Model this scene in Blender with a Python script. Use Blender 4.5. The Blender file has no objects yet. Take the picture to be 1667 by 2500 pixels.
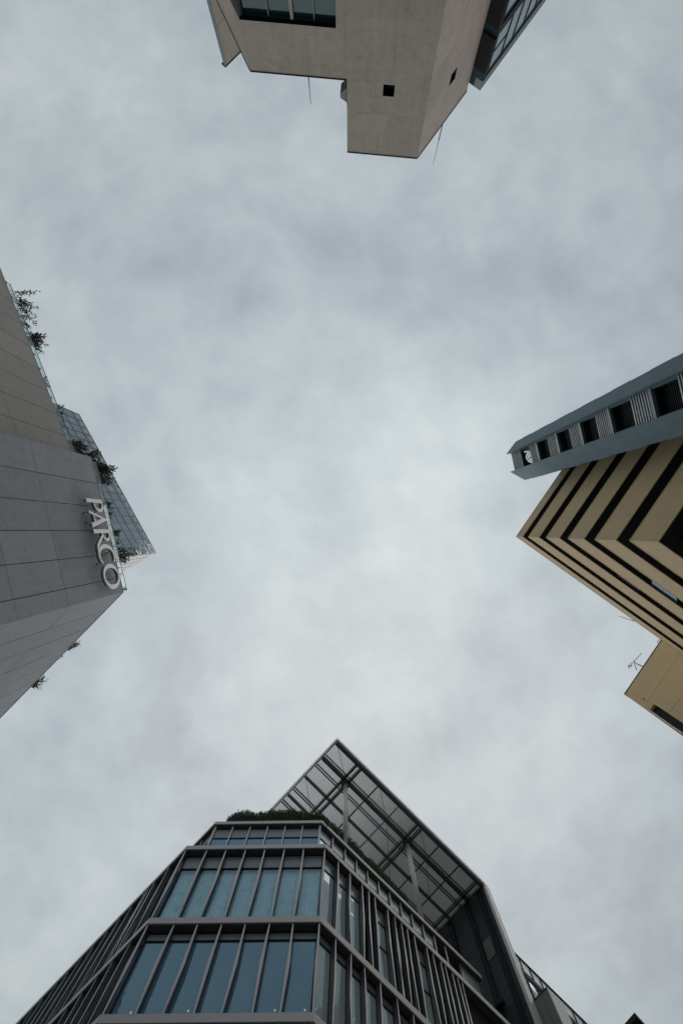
import bpy, bmesh, math, random
from mathutils import Vector, Matrix
random.seed(7)
R = math.radians
scene = bpy.context.scene
COL = scene.collection

# ------------------------------------------------------------------ camera, sky, sun, exposure
EYE = 1.6
FOC, CX, CY = 1667.0, 833.5, 1250.0          # focal length / centre, in photo pixels (24 mm lens held nearly straight up)
_z = Vector(((850 - CX) / FOC, -(1295 - CY) / FOC, -1)).normalized()      # the zenith, in camera axes
_x = Vector((1, 0, 0)); _x = (_x - _x.dot(_z) * _z).normalized()
_y = _z.cross(_x)
cam = bpy.data.cameras.new('camera'); camo = bpy.data.objects.new('camera', cam); COL.objects.link(camo)
cam.sensor_fit = 'VERTICAL'; cam.sensor_height = 36.0; cam.sensor_width = 24.0
cam.lens = 36.0 * FOC / 2500.0
cam.clip_start = 0.1; cam.clip_end = 5000
camo.matrix_world = Matrix((_x, _y, _z)).to_4x4()
camo.location = (0, 0, EYE)
scene.camera = camo
scene.view_settings.view_transform = 'Standard'
scene.view_settings.look = 'None'
scene.view_settings.exposure = 0.0
scene.view_settings.gamma = 1.0

SUN_EL, SUN_ROT = R(74), R(10)
sl = bpy.data.lights.new('sun', 'SUN'); so = bpy.data.objects.new('sun', sl); COL.objects.link(so)
sl.energy = 1.4; sl.angle = R(60); sl.color = (1.0, 0.96, 0.9)
sdir = Vector((math.sin(SUN_ROT) * math.cos(SUN_EL), math.cos(SUN_ROT) * math.cos(SUN_EL), math.sin(SUN_EL)))
so.rotation_euler = sdir.to_track_quat('Z', 'Y').to_euler(); so.location = (0, 0, 200)


class NT:
    """small helper to write node trees"""
    def __init__(s, tree):
        s.t = tree; s.n = tree.nodes; s.l = tree.links
    def new(s, kind, **kw):
        n = s.n.new(kind)
        for k, v in kw.items():
            if k.startswith('i_'):
                key = k[2:]
                key = int(key) if key.isdigit() else key.replace('_', ' ')
                sock = n.inputs[key]
                if isinstance(v, bpy.types.NodeSocket): s.l.new(v, sock)
                else: sock.default_value = v
            else: setattr(n, k, v)
        return n
    def math(s, op, a, b=0.0, clamp=False):
        n = s.n.new('ShaderNodeMath'); n.operation = op; n.use_clamp = clamp
        for i, v in enumerate((a, b)):
            if isinstance(v, bpy.types.NodeSocket): s.l.new(v, n.inputs[i])
            else: n.inputs[i].default_value = v
        return n.outputs[0]
    def mix(s, fac, a, b, blend='MIX'):
        n = s.n.new('ShaderNodeMix'); n.data_type = 'RGBA'; n.blend_type = blend
        for sock, v in ((n.inputs[0], fac), (n.inputs[6], a), (n.inputs[7], b)):
            if isinstance(v, bpy.types.NodeSocket): s.l.new(v, sock)
            elif isinstance(v, (int, float)): sock.default_value = v
            else: sock.default_value = (*v, 1) if len(v) == 3 else v
        return n.outputs[2]
    def ramp(s, fac, stops):
        n = s.n.new('ShaderNodeValToRGB'); s.l.new(fac, n.inputs[0])
        e = n.color_ramp.elements
        while len(e) < len(stops): e.new(0.5)
        for el, (p, c) in zip(e, stops):
            el.position = p; el.color = (*c, 1) if isinstance(c, tuple) else (c, c, c, 1)
        return n.outputs[0]


def make_world():
    w = bpy.data.worlds.new('World'); scene.world = w; w.use_nodes = True
    w.node_tree.nodes.clear(); t = NT(w.node_tree)
    tc = t.new('ShaderNodeTexCoord')
    sep = t.new('ShaderNodeSeparateXYZ', i_0=tc.outputs['Generated'])
    up = t.math('MAXIMUM', sep.outputs[2], 0.12)
    comb = t.new('ShaderNodeCombineXYZ', i_0=t.math('DIVIDE', sep.outputs[0], up), i_1=t.math('DIVIDE', sep.outputs[1], up), i_2=3.7)
    warp = t.new('ShaderNodeTexNoise', noise_dimensions='3D', i_Vector=comb.outputs[0], i_Scale=2.2, i_Detail=3.0, i_Roughness=0.5)
    wv = t.new('ShaderNodeVectorMath', operation='SCALE', i_0=warp.outputs['Color'], i_Scale=0.11)
    pos = t.new('ShaderNodeVectorMath', operation='ADD', i_0=comb.outputs[0], i_1=wv.outputs[0])
    n1 = t.new('ShaderNodeTexNoise', i_Vector=pos.outputs[0], i_Scale=2.3, i_Detail=5.0, i_Roughness=0.52, i_Distortion=0.15)
    n2 = t.new('ShaderNodeTexNoise', i_Vector=pos.outputs[0], i_Scale=6.0, i_Detail=9.0, i_Roughness=0.6, i_Distortion=0.05)
    n3 = t.new('ShaderNodeTexNoise', i_Vector=pos.outputs[0], i_Scale=15.0, i_Detail=6.0, i_Roughness=0.52, i_Distortion=0.1)
    v = t.math('ADD', t.math('MULTIPLY', n1.outputs[0], 0.50), t.math('MULTIPLY', n2.outputs[0], 0.36))
    v = t.math('ADD', v, t.math('MULTIPLY', n3.outputs[0], 0.13))
    v = t.math('ADD', v, t.math('MULTIPLY', sep.outputs[0], -0.07))      # the cloud deck is a little thicker to one side
    cl = t.ramp(v, [(0.35, (0.385, 0.434, 0.475)), (0.46, (0.478, 0.537, 0.572)), (0.55, (0.560, 0.627, 0.648)), (0.66, (0.680, 0.738, 0.745))])
    # an overcast sky is brightest overhead: about (1 + 2 sin(elevation)) / 3, here a shade steeper
    cie = t.math('ADD', 0.22, t.math('MULTIPLY', 0.80, t.math('MAXIMUM', sep.outputs[2], 0.0)))
    vm = t.new('ShaderNodeVectorMath', operation='SCALE', i_0=cl, i_Scale=t.math('MULTIPLY', cie, 10.0))
    sky = t.new('ShaderNodeTexSky', sky_type='NISHITA', sun_disc=False, sun_elevation=SUN_EL, sun_rotation=SUN_ROT,
                air_density=1.0, dust_density=3.0, ozone_density=1.0)
    c = t.mix(0.05, vm.outputs[0], sky.outputs[0])
    below = t.math('LESS_THAN', sep.outputs[2], 0.0)
    c = t.mix(below, c, (0.9, 0.9, 0.9))
    bg = t.new('ShaderNodeBackground', i_Color=c, i_Strength=0.1)
    out = t.new('ShaderNodeOutputWorld', i_Surface=bg.outputs[0])
make_world()

# ------------------------------------------------------------------ surveying helpers
def ray(px, py):
    d = Vector(((px - CX) / FOC, -(py - CY) / FOC, -1)); return Vector((d.dot(_x), d.dot(_y), d.dot(_z)))
def site(px, py, h):
    """the point h metres above the eye on the sight line through a photo pixel"""
    d = ray(px, py); return d * (h / d.z)
def V2(p): return Vector((p[0], p[1]))

class Fr:
    """a vertical wall plane: u along the wall, z height above the eye, d outwards"""
    def __init__(s, A, B):
        s.A = V2(A); u = V2(B) - s.A; s.L = u.length; s.u = u.normalized()
        n = Vector((s.u.y, -s.u.x))
        if n.dot(-s.A) < 0: n = -n
        s.n = n
    def P(s, u, z, d=0.0):
        p = s.A + s.u * u + s.n * d; return Vector((p.x, p.y, z + EYE))
    def p2(s, u, d=0.0): return s.A + s.u * u + s.n * d
    def uv(s, px, py, d=0.0):
        r = ray(px, py); r2 = V2(r)
        t = (s.A + s.n * d).dot(s.n) / r2.dot(s.n)
        return ((r2 * t - s.A).dot(s.u), r.z * t)
    def loc(s, p):                       # plan point -> (u, d)
        q = V2(p) - s.A; return q.dot(s.u), q.dot(s.n)

def meet(f, df, g, dg):                  # plan corner of two wall planes, each moved out by its d
    a = f.p2(0, df); b = g.p2(0, dg); r = b - a
    den = f.u.x * g.u.y - f.u.y * g.u.x
    t = (r.x * g.u.y - r.y * g.u.x) / den
    return a + f.u * t

def crop(x0, y0, s): return lambda x, y: (x0 + x * s, y0 + y * s)

BASE = {}
class MB:
    def __init__(s): s.v = []; s.f = []
    def add(s, vs, fs):
        o = len(s.v); s.v += [Vector(v) for v in vs]; s.f += [tuple(i + o for i in f) for f in fs]
    def quad(s, a, b, c, d): s.add([a, b, c, d], [(0, 1, 2, 3)])
    def hexa(s, b, t):                   # bottom ring, top ring
        n = len(b)
        s.add(list(b) + list(t), [tuple(reversed(range(n))), tuple(range(n, 2 * n))] + [(i, (i + 1) % n, n + (i + 1) % n, n + i) for i in range(n)])
    def box(s, fr, u0, u1, z0, z1, d0, d1):
        s.hexa([fr.P(u0, z0, d0), fr.P(u1, z0, d0), fr.P(u1, z0, d1), fr.P(u0, z0, d1)],
               [fr.P(u0, z1, d0), fr.P(u1, z1, d0), fr.P(u1, z1, d1), fr.P(u0, z1, d1)])
    def plan(s, pts, z0, z1):            # plan polygon raised between two heights
        s.hexa([Vector((p[0], p[1], z0 + EYE)) for p in pts], [Vector((p[0], p[1], z1 + EYE)) for p in pts])
    def face_poly(s, fr, uz, d0, d1):    # polygon drawn on a wall, given thickness
        s.hexa([fr.P(u, z, d0) for u, z in uz], [fr.P(u, z, d1) for u, z in uz])
    def tube(s, a, b, r0, r1=None, n=8):
        a = Vector(a); b = Vector(b); r1 = r0 if r1 is None else r1
        ax = (b - a).normalized(); q = ax.orthogonal().normalized(); w = ax.cross(q)
        ra = [a + (q * math.cos(2 * math.pi * i / n) + w * math.sin(2 * math.pi * i / n)) * r0 for i in range(n)]
        rb = [b + (q * math.cos(2 * math.pi * i / n) + w * math.sin(2 * math.pi * i / n)) * r1 for i in range(n)]
        s.hexa(ra, rb)
    def ring(s, c, ax, rad, r, n=28):
        ax = Vector(ax).normalized(); q = ax.orthogonal().normalized(); w = ax.cross(q)
        pts = [Vector(c) + (q * math.cos(2 * math.pi * i / n) + w * math.sin(2 * math.pi * i / n)) * rad for i in range(n)]
        for i in range(n): s.tube(pts[i], pts[(i + 1) % n], r, n=5)
    def lathe(s, c, prof, n=14):         # profile of (radius, height) about a vertical axis
        c = Vector(c); vs = []; fs = []
        for r, h in prof:
            vs += [c + Vector((math.cos(2 * math.pi * i / n) * r, math.sin(2 * math.pi * i / n) * r, h)) for i in range(n)]
        for k in range(len(prof) - 1):
            fs += [(k * n + i, k * n + (i + 1) % n, (k + 1) * n + (i + 1) % n, (k + 1) * n + i) for i in range(n)]
        fs += [tuple(range(n)), tuple(range((len(prof) - 1) * n, len(prof) * n))]
        s.add(vs, fs)
    def holed(s, fr, u0, u1, z0, z1, holes, depth, d=0.0, rev=None):
        """wall sheet with rectangular openings and their reveals"""
        us = sorted({u0, u1, *[h[0] for h in holes], *[h[1] for h in holes]}); zs = sorted({z0, z1, *[h[2] for h in holes], *[h[3] for h in holes]})
        for i in range(len(us) - 1):
            for j in range(len(zs) - 1):
                cu, cz = (us[i] + us[i + 1]) / 2, (zs[j] + zs[j + 1]) / 2
                if any(h[0] < cu < h[1] and h[2] < cz < h[3] for h in holes): continue
                s.quad(fr.P(us[i], zs[j], d), fr.P(us[i + 1], zs[j], d), fr.P(us[i + 1], zs[j + 1], d), fr.P(us[i], zs[j + 1], d))
        for a, b, c, e in holes:
            q = [(a, c), (b, c), (b, e), (a, e)]
            for k in range(4):
                p, r = q[k], q[(k + 1) % 4]
                (rev or s).quad(fr.P(*p, d), fr.P(*r, d), fr.P(*r, d - depth), fr.P(*p, d - depth))
    def build(s, name, mat, parent=None, smooth=False, norm=True, mat2=None, second=()):
        me = bpy.data.meshes.new(name)
        base = BASE[parent.name] if parent is not None else Vector((0, 0, 0))
        me.from_pydata([tuple(v - base) for v in s.v], [], s.f)
        if norm:
            bm = bmesh.new(); bm.from_mesh(me); bmesh.ops.recalc_face_normals(bm, faces=bm.faces); bm.to_mesh(me); bm.free()
        uvl = me.uv_layers.new(name='UVMap'); 
        for p in me.polygons:
            n = p.normal
            if abs(n.z) > 0.7: tu, tv = Vector((1, 0, 0)), Vector((0, 1, 0))
            else:
                tu = Vector((-n.y, n.x, 0)).normalized(); tv = Vector((0, 0, 1))
                if tu.x + tu.y * 0.37 < 0: tu = -tu
            for li in p.loop_indices:
                co = me.vertices[me.loops[li].vertex_index].co + base
                uvl.data[li].uv = (co.dot(tu), co.dot(tv))
        if smooth:
            for p in me.polygons: p.use_smooth = True
        me.materials.append(mat)
        if mat2 is not None:
            me.materials.append(mat2)
            for i in second: me.polygons[i].material_index = 1
        o = bpy.data.objects.new(name, me); COL.objects.link(o)
        if parent is not None: o.parent = parent
        BASE[o.name] = base
        return o

def tag(o, label, cat, group=None):
    o['label'] = label; o['category'] = cat
    if group: o['group'] = group
    return o
def thing(name, label, cat, loc, group=None):
    o = bpy.data.objects.new(name, None); COL.objects.link(o)
    o.empty_display_size = 0.5; o.location = loc; BASE[o.name] = Vector(loc)
    return tag(o, label, cat, group)
def foot(p): return Vector((p[0], p[1], 0))

# ------------------------------------------------------------------ materials
def base_mat(name):
    m = bpy.data.materials.new(name); m.use_nodes = True; m.node_tree.nodes.clear()
    return m, NT(m.node_tree)
def finish(t, shader): t.new('ShaderNodeOutputMaterial', i_Surface=shader)

def wall_mat(name, col, rough=0.85, blotch=0.10, streak=0.10, grain=0.06, panel=None, seam=0.1, island=0.0, stain=None, bump=0.15, spec=0.3):
    m, t = base_mat(name)
    uv = t.new('ShaderNodeUVMap').outputs[0]
    ob = t.new('ShaderNodeTexCoord').outputs['Object']
    n1 = t.new('ShaderNodeTexNoise', i_Vector=ob, i_Scale=0.45, i_Detail=4.0, i_Roughness=0.6)
    mp = t.new('ShaderNodeMapping', i_Vector=uv, i_Scale=(5.0, 0.28, 1))
    n2 = t.new('ShaderNodeTexNoise', i_Vector=mp.outputs[0], i_Scale=1.0, i_Detail=5.0, i_Roughness=0.65)
    n3 = t.new('ShaderNodeTexNoise', i_Vector=ob, i_Scale=28.0, i_Detail=4.0, i_Roughness=0.7)
    f = t.math('ADD', 1.0, t.math('MULTIPLY', t.math('SUBTRACT', n1.outputs[0], 0.5), blotch * 2.6))
    f = t.math('ADD', f, t.math('MULTIPLY', t.math('SUBTRACT', n2.outputs[0], 0.5), streak * 2.6))
    f = t.math('ADD', f, t.math('MULTIPLY', t.math('SUBTRACT', n3.outputs[0], 0.5), grain * 3.0))
    if island:
        g = t.new('ShaderNodeNewGeometry')
        f = t.math('ADD', f, t.math('MULTIPLY', t.math('SUBTRACT', g.outputs['Random Per Island'], 0.5), island))
    if panel:
        br = t.new('ShaderNodeTexBrick', i_Vector=uv, i_Scale=1.0, i_Color1=(0.92, 0.92, 0.92, 1), i_Color2=(1.05, 1.05, 1.05, 1), i_Mortar=(1 - seam,) * 3 + (1,))
        br.inputs['Mortar Size'].default_value = 0.018; br.inputs['Mortar Smooth'].default_value = 0.6
        br.inputs['Brick Width'].default_value = panel[0]; br.inputs['Row Height'].default_value = panel[1]; br.offset = panel[2] if len(panel) > 2 else 0.0
        f = t.math('MULTIPLY', f, br.outputs[0])
    vm = t.new('ShaderNodeVectorMath', operation='SCALE', i_0=col, i_Scale=f)
    n5 = t.new('ShaderNodeTexNoise', i_Vector=ob, i_Scale=2.6, i_Detail=8.0, i_Roughness=0.72)
    vm = t.new('ShaderNodeVectorMath', operation='SCALE', i_0=vm.outputs[0], i_Scale=t.ramp(n5.outputs[0], [(0.30, 1 - streak * 1.3), (0.52, 1.0)]))
    c = vm.outputs[0]
    if stain:
        n4 = t.new('ShaderNodeTexNoise', i_Vector=uv, i_Scale=0.8, i_Detail=7.0, i_Roughness=0.75)
        c = t.mix(t.ramp(n4.outputs[0], [(0.62, 0.0), (0.74, 0.55)]), c, stain)
    b = t.new('ShaderNodeBsdfPrincipled', i_Base_Color=c, i_Roughness=rough)
    b.inputs['Specular IOR Level'].default_value = spec
    if bump:
        bp = t.new('ShaderNodeBump', i_Strength=bump, i_Distance=0.02, i_Height=n3.outputs[0]); t.l.new(bp.outputs[0], b.inputs['Normal'])
    finish(t, b.outputs[0]); return m

def metal_mat(name, col, rough=0.45, metallic=0.0, var=0.08, island=0.0):
    m, t = base_mat(name)
    ob = t.new('ShaderNodeTexCoord').outputs['Object']
    n1 = t.new('ShaderNodeTexNoise', i_Vector=ob, i_Scale=1.3, i_Detail=5.0, i_Roughness=0.65)
    f = t.math('ADD', 1.0, t.math('MULTIPLY', t.math('SUBTRACT', n1.outputs[0], 0.5), var * 3))
    if island:
        g = t.new('ShaderNodeNewGeometry'); f = t.math('ADD', f, t.math('MULTIPLY', t.math('SUBTRACT', g.outputs['Random Per Island'], 0.5), island))
    vm = t.new('ShaderNodeVectorMath', operation='SCALE', i_0=col, i_Scale=f)
    b = t.new('ShaderNodeBsdfPrincipled', i_Base_Color=vm.outputs[0], i_Metallic=metallic, i_Roughness=t.math('ADD', rough - 0.08, t.math('MULTIPLY', n1.outputs[0], 0.16)))
    finish(t, b.outputs[0]); return m

def glass_mat(name, tint, refl=(0.85, 0.95, 1.0), ior=1.7, body=None, bodyfac=0.0, wave=0.03, rough=0.015, rand=0.0):
    """window glass: mirror part by Fresnel, tinted see-through part, optional diffuse body colour"""
    m, t = base_mat(name)
    ob = t.new('ShaderNodeTexCoord').outputs['Object']
    n = t.new('ShaderNodeTexNoise', i_Vector=ob, i_Scale=0.7, i_Detail=2.0)
    bp = t.new('ShaderNodeBump', i_Strength=wave, i_Distance=0.3, i_Height=n.outputs[0])
    fr = t.new('ShaderNodeFresnel', i_IOR=ior, i_Normal=bp.outputs[0])
    gl = t.new('ShaderNodeBsdfGlossy', i_Color=(*refl, 1), i_Roughness=rough, i_Normal=bp.outputs[0])
    tr = t.new('ShaderNodeBsdfTransparent', i_Color=(*tint, 1))
    inner = tr.outputs[0]
    if body:
        c = body
        if rand:
            g = t.new('ShaderNodeObjectInfo')
            sc = t.new('ShaderNodeVectorMath', operation='SCALE', i_0=body, i_Scale=t.math('ADD', 1 - rand / 2, t.math('MULTIPLY', g.outputs['Random'], rand)))
            c = sc.outputs[0]
            df = t.new('ShaderNodeBsdfDiffuse', i_Color=c)
        else: df = t.new('ShaderNodeBsdfDiffuse', i_Color=(*body, 1))
        inner = t.new('ShaderNodeMixShader', i_0=bodyfac, i_1=tr.outputs[0], i_2=df.outputs[0]).outputs[0]
    bf = t.new('ShaderNodeNewGeometry').outputs['Backfacing']        # the pane's inner side adds no second mirror
    mx = t.new('ShaderNodeMixShader', i_0=t.math('MULTIPLY', fr.outputs[0], t.math('SUBTRACT', 1.0, bf)), i_1=inner, i_2=gl.outputs[0])
    finish(t, mx.outputs[0]); return m

def leaf_mat(name, a, b):
    m, t = base_mat(name)
    g = t.new('ShaderNodeNewGeometry')
    c = t.mix(g.outputs['Random Per Island'], a, b)
    df = t.new('ShaderNodeBsdfPrincipled', i_Base_Color=c, i_Roughness=0.55)
    tl = t.new('ShaderNodeBsdfTranslucent', i_Color=c)
    mx = t.new('ShaderNodeMixShader', i_0=0.25, i_1=df.outputs[0], i_2=tl.outputs[0])
    finish(t, mx.outputs[0]); return m

def glow_mat(name, col, s):
    m, t = base_mat(name)
    e = t.new('ShaderNodeEmission', i_Color=(*col, 1), i_Strength=s); finish(t, e.outputs[0]); return m

M = {}
M['concrete'] = wall_mat('cast_concrete', (0.455, 0.405, 0.355), blotch=0.13, streak=0.15, grain=0.08, panel=(2.15, 3.1, 0.35), seam=0.15, spec=0.2)
M['concrete_side'] = wall_mat('cast_concrete_lit_side', (0.575, 0.50, 0.455), blotch=0.10, streak=0.17, grain=0.08, panel=(1.8, 3.1, 0.0), seam=0.10, spec=0.2)  # paler copy of the front concrete; stronger side light is in the colour
M['grey_panel'] = wall_mat('grey_stone_panel', (0.385, 0.40, 0.435), blotch=0.10, streak=0.12, grain=0.11, island=0.15, spec=0.2)
M['warm_panel'] = wall_mat('warm_grey_stone_panel', (0.45, 0.432, 0.404), blotch=0.10, streak=0.12, grain=0.11, island=0.14, spec=0.2)
M['joint'] = wall_mat('dark_joint', (0.03, 0.035, 0.04))
M['beige'] = wall_mat('beige_tile_stone', (0.73, 0.56, 0.335), blotch=0.08, streak=0.09, grain=0.12, stain=(0.26, 0.17, 0.075), spec=0.2)
M['beige2'] = wall_mat('buff_render', (0.70, 0.535, 0.31), blotch=0.10, streak=0.05, grain=0.08, spec=0.2)
M['bluegrey'] = wall_mat('blue_grey_painted_concrete', (0.195, 0.295, 0.35), blotch=0.13, streak=0.13, grain=0.06, spec=0.25)
M['bluegrey_bar'] = metal_mat('blue_grey_louvre', (0.13, 0.195, 0.235), 0.5, island=0.14)
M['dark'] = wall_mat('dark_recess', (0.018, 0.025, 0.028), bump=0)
M['dark_teal'] = wall_mat('dark_teal_frame', (0.022, 0.06, 0.08), rough=0.7, bump=0, spec=0.1)
M['slate'] = metal_mat('slate_blue_fascia', (0.13, 0.175, 0.195), 0.5)
M['charcoal'] = wall_mat('charcoal_cladding', (0.024, 0.023, 0.027), rough=0.8, bump=0, spec=0.08)
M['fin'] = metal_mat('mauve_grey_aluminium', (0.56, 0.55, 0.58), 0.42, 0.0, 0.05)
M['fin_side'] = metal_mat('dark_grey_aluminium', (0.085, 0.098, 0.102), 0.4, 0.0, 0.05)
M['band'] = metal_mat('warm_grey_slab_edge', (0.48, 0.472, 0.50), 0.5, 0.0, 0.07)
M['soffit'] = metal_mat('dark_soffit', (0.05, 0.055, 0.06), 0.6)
M['spandrel'] = metal_mat('slate_grey_spandrel', (0.155, 0.19, 0.21), 0.3, 0.0, 0.05)
M['transom'] = wall_mat('black_transom', (0.010, 0.018, 0.023), rough=0.6, bump=0, spec=0.1)
M['pale_spandrel'] = metal_mat('pale_grey_pane', (0.36, 0.38, 0.41), 0.3)
M['pale_metal'] = metal_mat('pale_satin_metal', (0.74, 0.71, 0.72), 0.4, 0.0, 0.03)
M['letter_side'] = metal_mat('letter_return', (0.12, 0.14, 0.14), 0.5)
M['steel'] = metal_mat('painted_steel_beam', (0.032, 0.048, 0.054), 0.5)
M['slat'] = metal_mat('grey_louvre_blade', (0.17, 0.195, 0.197), 0.5)
M['fascia'] = metal_mat('light_grey_fascia', (0.66, 0.65, 0.65), 0.45)
M['column'] = metal_mat('light_grey_column', (0.52, 0.51, 0.51), 0.45)
M['rib_wall'] = metal_mat('dark_ribbed_cladding', (0.05, 0.068, 0.073), 0.55, island=0.2)
M['rib_pale'] = metal_mat('ribbed_sky_gap_patch', (0.085, 0.105, 0.10), 0.5)
M['rod'] = metal_mat('dark_steel_rod', (0.06, 0.065, 0.07), 0.5)
M['galv'] = metal_mat('galvanised_steel', (0.30, 0.31, 0.33), 0.4, 0.3)
M['curtain'] = wall_mat('sheer_curtain', (0.86, 0.88, 0.88), rough=0.9, streak=0.25, blotch=0.03, grain=0.0, bump=0)
M['room'] = wall_mat('room_lining', (0.13, 0.16, 0.18), bump=0)
M['ceiling'] = wall_mat('office_ceiling', (0.55, 0.60, 0.63), bump=0)
M['asphalt'] = wall_mat('paving', (0.30, 0.29, 0.28), grain=0.15)
M['glass_blue'] = glass_mat('blue_tinted_glass', (0.50, 0.72, 0.86), (0.50, 0.76, 0.95), 2.1, body=(0.23, 0.38, 0.50), bodyfac=0.48)  # diffuse blue body brightens the pane in place of reflected and inner light
M['glass_clear'] = glass_mat('clear_blue_glass', (0.84, 0.96, 1.0), (0.60, 0.82, 0.97), 1.9)
M['glass_dark'] = glass_mat('dark_window_glass', (0.16, 0.24, 0.27), (0.55, 0.72, 0.8), 1.35)
M['glass_rail'] = glass_mat('clear_green_rail_glass', (0.80, 0.91, 0.90), (0.9, 1, 1), 1.25, wave=0.005)
M['glass_tower'] = glass_mat('tower_glass', (0.25, 0.32, 0.36), (0.72, 0.80, 0.86), 1.28, body=(0.29, 0.37, 0.43), bodyfac=0.9, wave=0.05, rand=0.35)
M['glass_sky'] = glass_mat('sky_painted_glass', (0.6, 0.75, 0.82), (0.75, 0.88, 0.95), 1.7, body=(0.60, 0.72, 0.78), bodyfac=0.7, wave=0.05)  # sky reflection painted in as a pale diffuse body colour
M['glass_teal'] = glass_mat('dark_teal_glass', (0.2, 0.3, 0.33), (0.6, 0.78, 0.85), 1.3, body=(0.042, 0.070, 0.080), bodyfac=0.85, wave=0.03)
M['glass_pale'] = glass_mat('pale_sky_glass', (0.4, 0.45, 0.5), (0.85, 0.92, 0.97), 1.45, body=(0.34, 0.39, 0.42), bodyfac=0.85, wave=0.03, rand=0.25)
M['reflection_patch'] = wall_mat('white_reflection_patch', (0.62, 0.66, 0.69), bump=0)
M['white_clad'] = metal_mat('white_cladding', (0.78, 0.79, 0.80), 0.4, island=0.08)
M['white_gloss'] = metal_mat('painted_sky_cladding', (0.50, 0.515, 0.53), 0.5, 0.0, 0.03, island=0.06)  # pale colour stands in for sky reflected on the tower's side
M['mullion'] = metal_mat('slate_mullion', (0.035, 0.05, 0.06), 0.45)
def frosted_mat():
    m, t = base_mat('frosted_sash_glass')
    tl = t.new('ShaderNodeBsdfTranslucent', i_Color=(0.62, 0.72, 0.80, 1)); gl = t.new('ShaderNodeBsdfGlossy', i_Color=(0.8, 0.9, 1, 1), i_Roughness=0.08)
    mx = t.new('ShaderNodeMixShader', i_0=0.12, i_1=tl.outputs[0], i_2=gl.outputs[0]); finish(t, mx.outputs[0]); return m
M['frosted'] = frosted_mat()
M['leaf'] = leaf_mat('shrub_leaf', (0.018, 0.030, 0.022), (0.045, 0.065, 0.035))
M['leaf_hedge'] = leaf_mat('hedge_leaf', (0.012, 0.042, 0.008), (0.055, 0.15, 0.022))
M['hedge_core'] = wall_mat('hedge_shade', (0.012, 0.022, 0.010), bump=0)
M['leaf_grey'] = leaf_mat('grey_hedge_leaf', (0.035, 0.055, 0.045), (0.10, 0.135, 0.11))
M['stem'] = wall_mat('stem_bark', (0.05, 0.04, 0.03), bump=0)
M['soil_box'] = wall_mat('planter_box', (0.07, 0.085, 0.085), bump=0)
M['lamp'] = glow_mat('warm_bulb', (1.0, 0.50, 0.16), 6.0)

# ------------------------------------------------------------------ ground
g = MB(); s_ = 260
g.quad((-s_, -s_, 0), (s_, -s_, 0), (s_, s_, 0), (-s_, s_, 0))
go = g.build('ground', M['asphalt']); go['kind'] = 'structure'

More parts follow.
